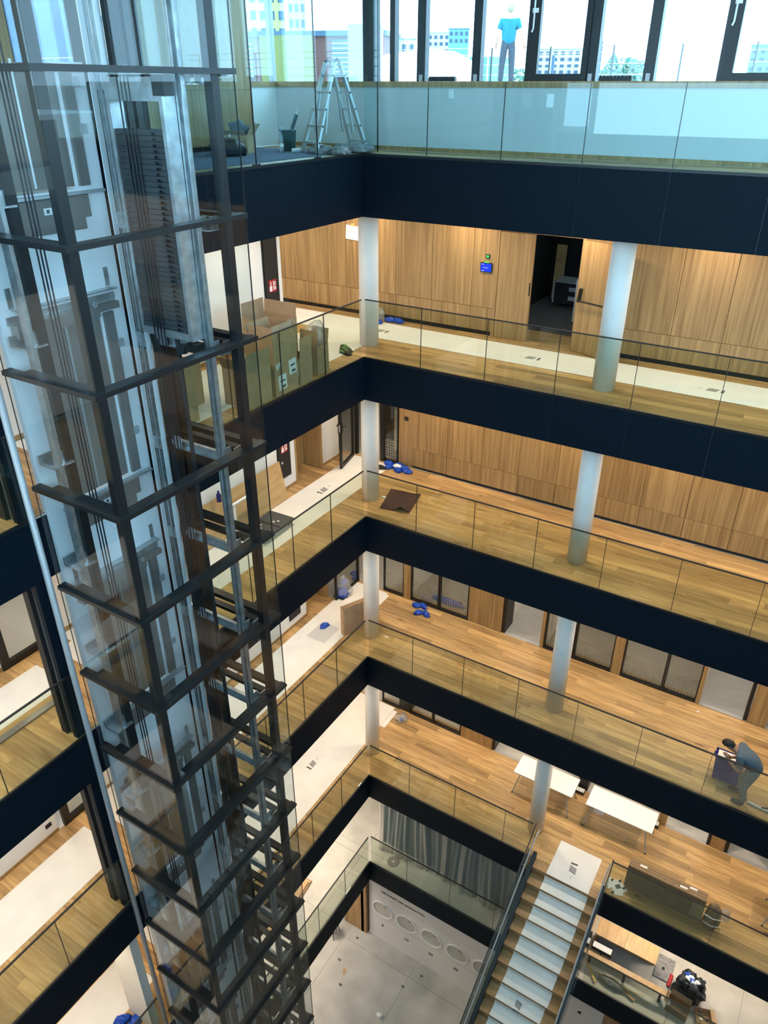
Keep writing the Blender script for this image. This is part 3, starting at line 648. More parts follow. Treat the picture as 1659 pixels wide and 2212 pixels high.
# ================================================================ TOP LEVEL WINDOWS
z = Z[6]; YP = 1.0
w6 = struct('wall_back', MB().box(-2.7, XE, YP, YP+.14, z, 4.60), 'parapet_grey', 'white parapet wall under the top level windows')
B(-2.6, XE, YP-.02, YP-.001, z, z+.07).build('skirting', 'oak_wall', w6)
struct('trim_8', B(-2.7, XE, YP-.03, YP+.3, 4.60, 4.69), 'oak_wall', 'oak window sill along the top level')
w6b = struct('wall_left', MB().box(-2.74,-2.6,.12,YP,z,4.60), 'white_wall', 'short white parapet wall at the left of the top level')
struct('trim_9', B(-2.9,-2.57,.12,YP,4.60,4.69), 'oak_wall', 'oak sill of the short left window')
w6c = struct('wall_left', MB().box(-2.7,-2.53,-12.2,-4.6,z,TOPZ).box(-2.7,-2.53,-2.3,.12,z,TOPZ).box(-2.7,-2.53,-4.6,-2.3,z,4.66), 'black_matte', 'oak clad wall of the top level behind the lift')
for a, b in zip([-12.2,-9,-7.2,-5.6,-4.6,-2.3,-1.6,-.6],[-9,-7.2,-5.6,-4.6,-2.3,-1.6,-.6,.12]):
    for c, e in ((.08,.95),(.95,3.4 if a != -4.6 else 1.05)): ubox('wood_panel','oak_wall',w6c,-2.53,-2.50,a+.003,b-.003,z+c+.003,min(z+e,TOPZ)-.003)
B(-2.72,-2.50,.121,.15,z,TOPZ).build('end_panel','oak_wall',w6c)
ZS, ZT = 4.69, 6.95
win = thing('window_3', 'row of tall dark framed windows over the top level parapet', 'window'); win['kind'] = 'structure'
mull = [(-.64,-.36),(-.08,.02),(.46,.62),(1.50,1.65),(2.44,2.50),(3.46,3.60),(4.32,4.48),(5.36,5.42),(6.45,6.6),(7.4,7.55),(8.4,8.55),(9.4,9.55),(10.4,10.55)]
xs_ = [-2.6]
for a, b in mull: ubox('mullion','dark_steel',win,a,b,YP+.06,YP+.20,ZS,ZT)
edges = [-2.6]+[v for q in mull for v in q]+[XE]
for a, b in zip(edges[0::2], edges[1::2]): ubox('pane','window_glass',win,a,b,YP+.12,YP+.132,ZS,ZT)
B(-2.6,XE,YP+.04,YP+.22,ZT,TOPZ).build('head_rail','dark_steel',win)
for a, b in ((2.50,3.46),(5.42,6.45)):
    s_ = MB().box(a,a+.15,YP+.02,YP+.11,ZS,ZT).box(b-.09,b,YP+.02,YP+.11,ZS,ZT).box(a+.15,b-.09,YP+.02,YP+.11,ZS,ZS+.10).box(a+.15,b-.09,YP+.02,YP+.11,ZT-.1,ZT).build('sash','black_metal',win)
    MB().tube([(a+.07,YP+.0,6.02),(a+.05,YP+.0,5.98),(a+.05,YP+.0,5.40),(a+.03,YP+.0,5.35)], .014, 8).box(a+.02,a+.11,YP-.005,YP+.019,5.60,5.66).build('opener_bar','label_white',s_)
for x in (.55,1.58,2.6,3.52,4.4,5.5): B(x-.03,x+.03,YP+.03,YP+.058,ZS,ZS+.10).build('foot_clip','silver_paint',win)
wing = struct('window_5', MB().box(-2.66,-2.56,-4.6,-4.54,4.66,TOPZ).box(-2.66,-2.56,-3.52,-3.44,4.74,TOPZ).box(-2.66,-2.56,-2.36,-2.3,4.66,TOPZ).box(-2.66,-2.56,-4.54,-2.36,4.66,4.74), 'dark_steel', 'narrow window in the oak wall behind the lift'); B(-2.62,-2.608,-4.54,-3.52,4.74,TOPZ).build('pane','window_glass',wing); B(-2.62,-2.608,-3.44,-2.36,4.74,TOPZ).build('pane','window_glass',wing)
winl = thing('window_4', 'short side window at the left end of the top level', 'window'); winl['kind'] = 'structure'
B(-2.67,-2.658,.15,YP,ZS,ZT).build('pane','window_glass',winl); MB().box(-2.72,-2.6,.12,.17,ZS,ZT).box(-2.72,-2.6,YP-.03,YP+.05,ZS,ZT).build('frame','silver_paint',winl)
# black ribbed heater units lying on the sill
for x, lab in ((.98,'black ribbed unit on the sill at the left'), (3.93,'black ribbed unit on the sill at the right')):
    o = thing('sill_unit', lab, 'vent', (x, YP+.02, ZS))
    B(-.25,.25,-.03,.05,0.001,.045).build('base','black_metal',o)
    for k in range(9): B(-.24+k*.055,-.205+k*.055,-.03,.05,.045,.07).build('rib','black_matte',o)
# roof out of view, closed to keep daylight on the top level
rf = struct('ceiling', MB().box(-7,13.2,-14.6,1.4,TOPZ,TOPZ+.3), 'ceiling_white', 'unseen white roof slab over the atrium and the top level, closed to limit daylight')
# unseen sides of the atrium; the first two walls are added to block sky
struct('wall_near', MB().box(-6,13,-14.4,-14.2,Z[0],3.3), 'blocker_grey', 'plain unseen wall added to block the sky on the near side of the atrium')
struct('wall_side', MB().box(12.8,13,-14.4,1.2,Z[0],3.9), 'blocker_grey', 'plain unseen wall added to block the sky on the right side of the atrium')
struct('wall_side', MB().box(XE,XE+.1,.0,7,Z[1],Z[6]-T[6]), 'white_wall', 'end wall of the right wing')
struct('wall_side', MB().box(-6.1,-6,YE-2,7,Z[0],Z[6]-T[6]), 'white_wall', 'outer wall of the left wing')
struct('wall_far', MB().box(-6,XE,7,7.1,Z[0],Z[6]-T[6]), 'white_wall', 'outer wall of the right wing')
struct('wall_near', MB().box(-6,0,YE-.1,YE,Z[0],Z[6]-T[6]), 'white_wall', 'near end wall of the left wing')
# ================================================================ OUTSIDE THE TOP WINDOWS
GT = 4.60
tag(B(-40,40,1.45,21,GT-.5,GT).build('terrace','concrete_panel'), 'pale roof terrace outside the windows', 'terrace', kind='structure')
tag(B(-500,500,16,800,-14,-13).build('ground','concrete'), 'town ground beyond the terrace', 'ground', kind='structure')
tag(B(-500,-8,-200,800,-14,-13).build('ground','concrete'), 'town ground on the left of the building', 'ground', kind='structure')
tr = thing('terrace_railing', 'thin cable railing with slim posts along the terrace edge', 'railing', (0,15.5,GT))
for k in range(24): MB().tube([(-30+k*2.1,0,0),(-30+k*2.1,0,1.15)], .03, 6).build('rail_post','dark_steel',tr)
for h in (.35,.65,.95,1.15): MB().tube([(-30,0,h),(19,0,h)], .012, 5).build('cable','silver_paint',tr)
M['far_pale'] = mat('far_pale',(.42,.50,.55),.8); M['far_teal'] = mat('far_teal',(.10,.24,.29),.6); M['far_blue'] = mat('far_blue',(.03,.06,.10),.5); M['far_yellow'] = mat('far_yellow',(.40,.36,.12),.8); M['far_pink'] = mat('far_pink',(.5,.28,.24),.8); M['leaf'] = mat('leaf',(.10,.22,.16),.8); M['leaf_dark'] = mat('leaf_dark',(.04,.10,.05),.8)
def far_building(name_label, x, y, w, dpt, h, m, nx, nz, z0=-13, roof=None, mwin='far_blue'):
    o = thing('apartment_building', name_label, 'building', (x,y,z0))
    B(-w/2,w/2,0,dpt,0,h).build('wall',m,o)
    sw, sh = w/nx, 2.9
    me = B(-sw*.28,sw*.28,-.12,-.02,0,1.5).mesh('window',mwin)
    zk = h-2.6; c = 0
    while c < nz and zk > 0:
        for k in range(nx): inst('window',me,o,(-w/2+sw*(k+.5),0,zk))
        zk -= sh; c += 1
    B(-w/2-.3,w/2+.3,-.3,dpt+.3,h,h+.35).build('roof',m if roof is None else roof,o)
    return o
def fb(x, y, w, top, rz, m, nx, nz, label, **k):
    o = far_building(label, x, y, w, 8, top+13, m, nx, nz, **k); o.rotation_euler = (0,0,rz); return o
fb(-182.2, 362.6, 9.5, 27.9, 0.47, 'far_teal', 4, 2, 'teal grey block with a stepped roof seen through the windows')
fb(-203.6, 385.3, 14.0, 27.9, 0.49, 'far_pale', 5, 3, 'low pale block left of the teal grey block')
fb(-156.2, 439.2, 30.9, 21.8, 0.35, 'far_pale', 8, 4, 'wide pale apartment block behind the person outside')
fb(-43.3, 344.4, 11.6, 18.0, 0.14, 'far_teal', 4, 3, 'teal building with a flat roof at the far right')
fb(-131.7, 468.2, 34.9, 12.3, 0.28, 'far_pale', 8, 1, 'long low pale shed behind the trees')
fb(-106.5, 127.1, 9.2, 30.2, 0.69, 'far_yellow', 5, 8, 'tall yellow banded apartment tower left of the ladder')
fb(-113.3, 147.2, 3.9, 33.0, 0.65, 'far_pale', 3, 8, 'slim pale tower beside the yellow tower')
fb(-98.5, 169.2, 5.2, 14.3, 0.53, 'far_pale', 3, 2, 'small pale house seen left of the middle window')
# brick-red container office with shutters on the terrace
o = thing('site_container', 'brick red site hut with dark slatted shutters outside the left windows', 'container', (-10.4,11.6,GT), .35)
B(-3,3.2,0,2.4,0,1.45).build('body','terracotta',o); B(-3.1,3.3,-.1,2.5,1.45,1.6).build('roof','far_blue',o)
for x in (-1.9,.2,2.0):
    s_ = B(x-.55,x+.55,-.05,-.001,.25,1.35).build('shutter','far_blue',o)
    for k in range(8): B(x-.55,x+.55,-.07,-.051,.28+k*.135,.31+k*.135).build('slat','far_pale',s_)
# pale domed roof lights on the terrace
for (x, y, lab, s) in ((-3.23,8.24,'white domed roof light on the terrace at left',1.35),(-4.72,9.70,'white domed roof light partly behind the mullion',1.3)):
    o = thing('roof_dome', lab, 'roof light', (x,y,GT))
    MB().lathe([(s,0),(s*.98,.35),(s*.8,.62),(s*.5,.8),(.05,.86)], n=24).build('dome','label_white',o,smooth=True); MB().lathe([(s+.1,0),(s+.1,.12)],n=24).build('kerb','far_pale',o)
# corrugated shed and orange fence
x, y = -6.87, 17.06; o = thing('metal_shed','ribbed pale blue shed beyond the railing','shed',(x,y,GT)); 
B(-1.4,1.4,0,1.5,0,.95).build('body','far_teal',o)
for k in range(14): B(-1.4+k*.2,-1.34+k*.2,-.04,-.001,0,.95).build('rib','far_pale',o)
# trees
def tree(x, y, top, w, label, conifer, m='leaf'):
    o = thing('tree', label, 'tree', (x,y,-13)); h = top+13
    MB().tube([(0,0,0),(0,0,h*.9)], [.5,.15], 7).build('trunk','cardboard_dark',o)
    rn_ = random.Random(int(x*7)); mb = MB(); N = 500
    for k in range(N):
        f = rn_.random()**.7; hz = h*(1-.35*f) if conifer else h-rn_.random()*w*1.2
        rad = w*.5*f if conifer else w*.5*math.sqrt(rn_.random())*(1-abs((h-hz)/(w*1.2)-.5))
        a = rn_.random()*6.28; c = Vector((math.cos(a)*rad, math.sin(a)*rad, hz)); s = .35*w/4
        mb.rbox(c,(s,s*.6,.05),(rn_.random()*3,rn_.random()*3,rn_.random()*3))
    mb.build('foliage',m,o)
tree(-80.1,274.9,14.0,11,'tall conical conifer beyond the windows',True); tree(-76.6,281.2,12.7,12,'broad leafy tree right of the conifer',False); tree(-74.7,286.9,12.3,11,'small leafy tree at the right of the group',False); tree(-147.2,356.8,11.1,16,'low rounded tree behind the person outside',False)
for (x, y, z0, top, lab) in ((-1.4,12.4,GT,5.4,'thin dark lamp post left of the open window'),(-10.6,45.2,-13,7.2,'thin lamp post beside the conifer'),(-3.1,47.1,-13,7.3,'thin flag pole near the right window')):
    tag(MB().tube([(x,y,z0),(x,y,top)], .045 if z0 > 0 else .10, 6).build('lamp_post','far_blue'), lab, 'lamp post')

fb(-368.4, 317.4, 13.4, 33.2, 0.85, 'far_pink', 4, 7, 'pink and yellow apartment block seen through the lift', mwin='far_pale')
fb(-369.4, 325.3, 7.1, 34.0, 0.84, 'far_yellow', 3, 7, 'yellow part of the apartment block seen through the lift', mwin='far_pale')
tree(-239.7,206.3,16.4,9,'dark green tree in front of the pink block',False,'leaf_dark'); tree(-254.1,204.9,16.2,9,'dark green tree left of the pink block',False,'leaf_dark')
M['hill_blue'] = mat('hill_blue',(.012,.030,.060),1.0,noise=.3,nscale=.01)  # ridge is raised and coloured to stand in for the darker blue sky
hv = []; HN = 40
for k in range(HN+1):
    a = -1.45+.74*k/HN; hh = (0 if k == HN else 1)*120+45*math.sin(k*.55)+18*math.sin(k*1.7+1)
    ca, sa = math.cos(a), math.sin(a)
    for (dd, hz) in ((1000,-13),(1250,hh*.55),(1500,hh+40),(1900,-13)): hv.append((7.8+sa*dd, -11.9+ca*dd, hz))
hf = [(k*4+j,k*4+j+1,k*4+j+5,k*4+j+4) for k in range(HN) for j in range(3)]
tag(MB().add(hv,hf).build('hills','hill_blue',smooth=True),'dark blue mountain ridge far behind the town, raised to cover bright sky','hills',kind='structure')

# ================================================================ PEOPLE
def skin_mesh(name, verts, edges, radii, m, parent, root=0, sub=2):
    me = bpy.data.meshes.new(name); me.from_pydata([tuple(v) for v in verts], edges, []); ob = bpy.data.objects.new(name, me); C.objects.link(ob)
    sk = ob.modifiers.new('s','SKIN'); sk.use_smooth_shade = True
    for i, rr in enumerate(radii):
        me.skin_vertices[0].data[i].radius = (rr, rr) if not isinstance(rr, tuple) else rr
        me.skin_vertices[0].data[i].use_root = (i == root)
    sd = ob.modifiers.new('d','SUBSURF'); sd.levels = sub; sd.render_levels = sub
    dg = bpy.context.evaluated_depsgraph_get(); me2 = bpy.data.meshes.new_from_object(ob.evaluated_get(dg)); me2.materials.clear(); me2.materials.append(M[m])
    for p in me2.polygons: p.use_smooth = True
    bpy.data.objects.remove(ob)
    o = bpy.data.objects.new(name, me2); C.objects.link(o); o.parent = parent; return o
def person(label, loc, rz, J, mats, hand_curl=1.0):
    """J: joints in the person's own space (x forward, y left, z up)"""
    o = thing('person', label, 'person', loc, rz)
    V = {k: Vector(v) for k, v in J.items()}
    names = ['pelvis','belly','chest','neck','headb','headt']
    vs = [V[k] for k in names]; rad = [(.125,.15),(.115,.14),(.115,.165),.052,.07,.085]; ed = [(0,1),(1,2),(2,3),(3,4),(4,5)]
    for s in 'LR':
        b = len(vs); vs += [V['sh'+s],V['el'+s],V['wr'+s],V['ha'+s]]; rad += [.062,.045,.03,.034]; ed += [(2,b),(b,b+1),(b+1,b+2),(b+2,b+3)]
        hd = (V['ha'+s]-V['wr'+s]).normalized(); side = hd.cross(Vector((0,0,1))); side = side.normalized() if side.length > .1 else Vector((0,1,0)); dn = side.cross(hd)
        for q, (so, ln) in enumerate(((-.03,.062),(-.01,.07),(.01,.066),(.03,.052))):
            i = len(vs); vs += [V['ha'+s]+side*so+hd*.035, V['ha'+s]+side*so+hd*(.035+ln*.55)-dn*.01*hand_curl, V['ha'+s]+side*so+hd*(.035+ln*.8)-dn*.035*hand_curl]; rad += [.011,.0095,.008]; ed += [(b+3,i),(i,i+1),(i+1,i+2)]
        i = len(vs); vs += [V['wr'+s]+hd*.03+side*.035, V['wr'+s]+hd*.07+side*.055]; rad += [.013,.010]; ed += [(b+2,i),(i,i+1)]
    for s in 'LR':
        b = len(vs); vs += [V['hi'+s],V['kn'+s],V['an'+s]]; rad += [.085,.06,.042]; ed += [(0,b),(b,b+1),(b+1,b+2)]
    body = skin_mesh('body', vs, ed, rad, mats['skin'], o)
    up = (V['headt']-V['neck']).normalized(); fw = Vector(J['look']).normalized(); sd_ = up.cross(fw).normalized(); hc = (V['headb']+V['headt'])/2
    def P(a, b_, c): return hc+fw*a+sd_*b_+up*c
    # face: nose, ears, eyes
    fm = MB(); fm.add([P(.088,-.014,-.02),P(.088,.014,-.02),P(.115,0,-.022),P(.09,0,.03)],[(0,1,2),(1,3,2),(3,0,2),(0,3,1)])
    fm.build('nose', mats['skin'], body)
    for s in (-1,1):
        e = MB().lathe([(.004,-.03),(.018,-.02),(.022,0),(.016,.02),(.004,.028)], n=8).build('ear', mats['skin'], body); e.location = P(-.005,s*.083,0); e.scale = (1,.5,1)
        e2 = MB().lathe([(.003,-.008),(.009,0),(.003,.008)], n=8).build('eye','hair_dark',body); e2.location = P(.082,s*.032,.02)
    MB().bar(P(.086,-.022,-.055),P(.086,.022,-.055),.006,.008).build('mouth','terracotta',body)
    # hair cap
    bm = bmesh.new(); bmesh.ops.create_icosphere(bm, subdivisions=3, radius=1)
    ks = [v for v in bm.verts if (v.co.x > .30 and v.co.z < .45) or v.co.z < -.55 or (abs(v.co.y) > .6 and v.co.z < -.1 and v.co.x > -.2)]
    bmesh.ops.delete(bm, geom=ks, context='VERTS')
    for v in bm.verts: v.co = P(v.co.x*.104-.004, v.co.y*.092, v.co.z*.118+.012)
    me = bpy.data.meshes.new('hair'); bm.to_mesh(me); bm.free(); me.materials.append(M[mats['hair']])
    for p in me.polygons: p.use_smooth = True
    h = bpy.data.objects.new('hair', me); C.objects.link(h); h.parent = o
    # shirt: torso and sleeves
    sv = [V['pelvis']-(V['belly']-V['pelvis'])*.65, V['belly'], V['chest'], V['chest']+(V['neck']-V['chest'])*.62]; sr = [(.175,.205),(.15,.175),(.145,.195),.075]; se = [(0,1),(1,2),(2,3)]
    for s in 'LR':
        b = len(sv); sv += [V['sh'+s], V['sh'+s]+(V['el'+s]-V['sh'+s])*.75]; sr += [.088,.072]; se += [(2,b),(b,b+1)]
    skin_mesh('shirt', sv, se, sr, mats['shirt'], o)
    tv = [V['pelvis']+(V['belly']-V['pelvis'])*.6, V['pelvis']]; tr_ = [(.14,.165),(.15,.175)]; te = [(0,1)]
    for s in 'LR':
        b = len(tv); tv += [V['hi'+s],V['kn'+s],V['an'+s]+Vector((0,0,.0))]; tr_ += [.108,.083,.07]; te += [(1,b),(b,b+1),(b+1,b+2)]
    skin_mesh('trousers', tv, te, tr_, mats['trousers'], o, root=1)
    for s in 'LR':
        a = V['an'+s]; t_ = V['to'+s]
        skin_mesh('shoe', [a+(a-t_).normalized()*.03-Vector((0,0,a.z-.045)), Vector((a.x,a.y,.05))+(t_-a)*.35, Vector((t_.x,t_.y,.038))], [(0,1),(1,2)], [(.045,.044),(.05,.048),(.042,.036)], 'shoe_black', o)
    return o
# worker outside, seen from behind
J = dict(pelvis=(0,0,.98), belly=(0,0,1.14), chest=(.0,0,1.38), neck=(.0,0,1.52), headb=(.02,0,1.60), headt=(.03,0,1.72), look=(1,0,0),
  shL=(0,.19,1.42), elL=(-.06,.27,1.16), wrL=(.10,.31,.96), haL=(.16,.31,.90), shR=(0,-.19,1.42), elR=(-.05,-.29,1.18), wrR=(.04,-.38,.98), haR=(.08,-.40,.91),
  hiL=(0,.09,.92), knL=(.02,.13,.50), anL=(-.01,.14,.09), toL=(.19,.17,.04), hiR=(0,-.09,.92), knR=(.02,-.12,.50), anR=(-.01,-.13,.09), toR=(.19,-.15,.04))
px_, py_ = -1.18, 8.58
person('person in a bright blue t-shirt standing outside the window, seen from behind', (px_,py_,GT), math.pi/2-YAW-.15, J, dict(skin='skin',hair='hair_fair',shirt='shirt_cyan',trousers='trousers_dark'))
# worker bending over the blue tub on level three (faces -x)
J = dict(pelvis=(0,0,.84), belly=(.06,0,1.00), chest=(.28,0,1.14), neck=(.43,0,1.17), headb=(.50,0,1.17), headt=(.58,0,1.26), look=(.72,0,-.68),
  shL=(.30,.18,1.14), elL=(.22,.25,.86), wrL=(.44,.08,.86), haL=(.51,.03,.93), shR=(.30,-.18,1.14), elR=(.22,-.25,.86), wrR=(.44,-.06,.85), haR=(.51,-.02,.92),
  hiL=(0,.09,.80), knL=(.10,.14,.43), anL=(.02,.15,.09), toL=(.24,.16,.04), hiR=(0,-.09,.80), knR=(.14,-.12,.43), anR=(.12,-.13,.09), toR=(.34,-.13,.04))
person('dark-haired person in a grey-blue t-shirt bending over a blue tub', (8.60,.34,Z[3]+.001), math.pi, J, dict(skin='skin_dark',hair='hair_dark',shirt='shirt_grey',trousers='jeans_grey'))
def tub(x, y, z, label):
    o = thing('storage_tub', label, 'tub', (x,y,z+.001))
    a, b, h = .27, .20, .50; o.rotation_euler = (-.38,0,0); o.location = (x,y-.05,z+.065)
    mb = MB(); mb.add([(-a*.85,-b*.85,0),(a*.85,-b*.85,0),(a*.85,b*.85,0),(-a*.85,b*.85,0),(-a,-b,h),(a,-b,h),(a,b,h),(-a,b,h),(-a+.02,-b+.02,h),(a-.02,-b+.02,h),(a-.02,b-.02,h),(-a+.02,b-.02,h),(-a*.85+.02,-b*.85+.02,.02),(a*.85-.02,-b*.85+.02,.02),(a*.85-.02,b*.85-.02,.02),(-a*.85+.02,b*.85-.02,.02)],
      [(0,3,2,1),(0,1,5,4),(1,2,6,5),(2,3,7,6),(3,0,4,7),(4,5,9,8),(5,6,10,9),(6,7,11,10),(7,4,8,11),(8,9,13,12),(9,10,14,13),(10,11,15,14),(11,8,12,15),(12,13,14,15)]).build('tub_body','tub_blue',o)
    MB().box(-a-.02,a+.02,-b-.02,-b,h-.04,h).box(-a-.02,a+.02,b,b+.02,h-.04,h).box(-a-.02,-a,-b,b,h-.04,h).box(a,a+.02,-b,b,h-.04,h).build('rim','tub_blue',o)
    B(-a+.03,a-.03,-b+.03,b-.03,h-.03,h-.008).build('contents','label_white',o)
    B(-a-.04,-a-.02,-.07,.07,h-.09,h-.03).build('handle','tub_blue',o)
tub(8.17,.66,Z[3],'blue plastic tub standing on the oak floor before the bending person')
o = thing('floor_squeegee','grey flat floor tool lying at the right edge of the third level','tool',(8.86,.28,Z[3]),-.1)
B(-.2,.25,-.03,.03,.002,.04).build('head','silver_paint',o); MB().tube([(.05,0,.04),(.35,.1,.12),(.9,.3,.3)],.014,6).build('handle','dark_steel',o)
# ================================================================ PAPER RUNNERS AND THEIR PRINT
def mark(parent, x, y, z, rz, s=1.0):
    o = bpy.data.objects.new('printed_mark', MARK); C.objects.link(o); o.parent = parent; o.location = (x,y,z); o.rotation_euler = (0,0,rz); o.scale = (s,s,1)
mk = MB()
def para(x0, w, h, sl): mk.add([(x0,-h/2,0),(x0+w,-h/2,0),(x0+w+sl,h/2,0),(x0+sl,h/2,0),(x0,-h/2,.001),(x0+w,-h/2,.001),(x0+w+sl,h/2,.001),(x0+sl,h/2,.001)],[(0,3,2,1),(4,5,6,7),(0,1,5,4),(1,2,6,5),(2,3,7,6),(3,0,4,7)])
para(-.20,.05,.16,0)
for k in range(4): para(-.11+k*.045,.028,.16,.05)
para(.16,.10,.008,0); para(.16,.07,.008,.0)
MARK = mk.mesh('printed_mark','print_grey')
def runner(L, x0, x1, y0, y1, label, marks=(), sheet=True):
    o = thing('paper_runner', label, 'paper runner', (0,0,Z[L]))
    B(x0,x1,y0,y1,.0005,.0035).build('sheet','paper_white',o)
    for (x, y, rz) in marks: mark(o, x, y, .004, rz)
    return o
runner(5, -3.9, XE, 1.24, 2.30, 'white protective paper runner along the oak wall of the fifth level', [(-.70,1.72,math.pi),(2.78,1.70,math.pi),(6.17,1.70,math.pi)])
runner(5, -2.1, -.42, -4.2, 1.235, 'white protective paper runner on the left wing of the fifth level')
o = runner(4, -1.95, -.83, -6.5, 2.50, 'white protective paper runner on the left wing of the fourth level', [(-1.51,.54,math.pi/2)])
o = runner(3, -2.05, -.95, -6.5, 2.53, 'white protective paper runner on the left wing of the third level', [(-1.48,.17,math.pi/2)])
tag(B(-1.75,-1.20,-.15,.55,Z[3]+.0045,Z[3]+.0055).build('film_sheet','film_grey'), 'clear film sheet taped on the third level runner', 'film')
o = runner(2, -1.95, -.70, -6.4, 2.56, 'white protective paper runner on the left wing of the second level', [(-1.53,-.49,math.pi/2)])
for L in (4, 3, 2): runner(L, -1.93, -.93 if L < 4 else -1.12, -10.5, -6.9, 'white protective paper runner left of the lift on the %s level' % ORD[L])
tag(B(-1.20,-.86,1.7,2.45,Z[3]+.001,Z[3]+.004).build('paper_piece','paper_white'), 'loose white paper piece behind the third level corner column', 'paper')
tag(B(-.69,-.55,1.7,2.45,Z[2]+.001,Z[2]+.004).build('paper_piece','paper_white'), 'loose white paper corner behind the second level column', 'paper')
mark(rn, 5.71, .17, stz+.009, -math.pi/2+.1, 1.0); mark(rn, 5.60, SY-7.6*RUN, stz-8*RISE+.016, math.pi/2, .9)
for L, y in ((4, -8.0), ): 
    o = thing('edge_profile', 'pale oak edge profile lying left of the lift on the fourth level', 'profile', (0,0,Z[4])); B(-1.115,-1.0,-10.4,-7.2,.001,.02).build('timber','oak_board',o); B(-1.0,-.89,-10.4,-7.2,.001,.03).build('steel_strip','taupe_steel',o)

# ================================================================ CARDBOARD AND CLUTTER, LEVEL FIVE
def carton(name_label, x, y, z, sx, sy, sz, rz, flaps=(), m='cardboard', labels=(), lid=False):
    """open-topped carton; flaps: (side, angle) with side in '+x','-x','+y','-y', 0 = upright, 90 = folded out"""
    o = thing('cardboard_box', name_label, 'box', (x,y,z+.001), rz, None); t = .006
    B(-sx/2,sx/2,-sy/2,sy/2,0,t).build('bottom',m,o)
    B(-sx/2,sx/2,-sy/2,-sy/2+t,t,sz).build('side_wall',m,o); B(-sx/2,sx/2,sy/2-t,sy/2,t,sz).build('side_wall',m,o)
    B(-sx/2,-sx/2+t,-sy/2+t,sy/2-t,t,sz).build('side_wall',m,o); B(sx/2-t,sx/2,-sy/2+t,sy/2-t,t,sz).build('side_wall',m,o)
    if lid: B(-sx/2,sx/2,-sy/2,sy/2,sz,sz+t).build('closed_top',m,o)
    for side, a, ln in flaps:
        if side[1] == 'x':
            f = B(-t/2,t/2,-sy/2+.01,sy/2-.01,0,ln).build('flap',m,o); s = 1 if side[0] == '+' else -1; f.location = (s*(sx/2-t/2),0,sz); f.rotation_euler = (0,s*math.radians(a),0)
        else:
            f = B(-sx/2+.01,sx/2-.01,-t/2,t/2,0,ln).build('flap',m,o); s = 1 if side[0] == '+' else -1; f.location = (0,s*(sy/2-t/2),sz); f.rotation_euler = (-s*math.radians(a),0,0)
    for (side, u_, v_, w_, h_, rot) in labels:
        if side == '+x': q = MB().rbox((sx/2+.001,u_,v_),(.002,w_,h_),(rot,0,0)); q2 = MB().rbox((sx/2+.0025,u_,v_+h_*.1),(.001,w_*.6,h_*.12),(rot,0,0)).rbox((sx/2+.0025,u_+w_*.1,v_-h_*.3),(.001,w_*.5,h_*.18),(rot,0,0))
        else: q = MB().rbox((u_,-sy/2-.001,v_),(w_,.002,h_),(0,rot,0)); q2 = MB().rbox((u_,-sy/2-.0025,v_+h_*.1),(w_*.6,.001,h_*.12),(0,rot,0)).rbox((u_+w_*.1,-sy/2-.0025,v_-h_*.3),(w_*.5,.001,h_*.18),(0,rot,0))
        lb = q.build('shipping_label','label_white',o); q2.build('label_print','print_grey',lb)
    return o
carton('low carton with a raised flap nearest the lift behind the glass', -.36,-2.98,0,.50,.62,.62,.0,[('+x',8,.30),('-y',25,.25)])
carton('tall open carton with two white labels against the glass balustrade', -.33,-2.30,0,.52,.62,.88,.0,[('+x',-5,.32),('-y',0,.30),('-x',15,.30),('+y',-12,.30)],labels=[('+x',.17,.42,.20,.26,.08),('+x',-.12,.22,.22,.26,.05),('+x',-.20,.52,.13,.09,.3)])
carton('carton with a single upright panel beside the tall labelled carton', -.28,-1.74,0,.40,.36,.48,.0,[('+x',3,.36)],labels=[('-y',.1,.3,.14,.26,0)])
carton('wide open carton at the back of the group', -.95,-1.62,0,.75,.62,1.02,.0,[('-x',0,.25),('+y',5,.22)])
carton('slim carton with a white shipping label holding bubble wrap', -.34,-1.14,0,.40,.34,.52,.0,[('-y',-4,.28),('+y',10,.26)],labels=[('-y',-.02,.30,.16,.22,0)])
crumple('bubble_wrap','clear_plastic',(-.36,-1.06,.46),(.40,.30,.45),5,None,3,.3,5); tag(bpy.data.objects['bubble_wrap'],'crumpled clear bubble wrap sticking out of the slim carton','bubble wrap')
carton('brown carton standing behind the lift glass', -1.25,-3.75,0,.7,.55,.75,.15,[('+x',35,.25)])
carton('tall carton with a white label seen through the lift', -.70,-4.35,0,.45,.62,.95,.0,[('+x',60,.2)],labels=[('+x',0,.4,.16,.18,0)])
carton('carton with open flaps behind the lift rails', -1.45,-4.6,0,.6,.6,.7,-.1,[('+x',60,.25),('+y',20,.25)])
carton('low carton at the foot of the lift rails', -.5,-4.85,0,.5,.38,.32,.1,[],labels=[('+x',0,.2,.13,.1,0)],lid=True)
def shoe(x, y, z, rz, label, laces='lace_green'):
    o = thing('work_shoe', label, 'shoe', (x,y,z+.001), rz, None)
    pr_ = [(-.14,0),(.14,0),(.15,.03),(.10,.07),(.02,.10),(-.05,.115),(-.13,.12),(-.15,.05)]
    MB().prism(pr_,1,-.045,.045).build('upper','shoe_black',o,bevel=.012); MB().box(-.15,.155,-.05,.05,0,.025).build('sole','rubber_black',o,bevel=.006)
    for k in range(5): MB().bar((.08-.035*k,-.035,.088+.008*k),(.055-.035*k,.035,.092+.008*k),.010,.006).build('lace',laces,o)
    MB().box(-.12,.02,-.047,-.0455,.04,.07).build('stripe',laces,o)
    MB().tube([(-.10,-.03,.121),(-.06,-.02,.118),(-.06,.02,.118),(-.10,.03,.121)],.008,6).build('collar',laces,o)
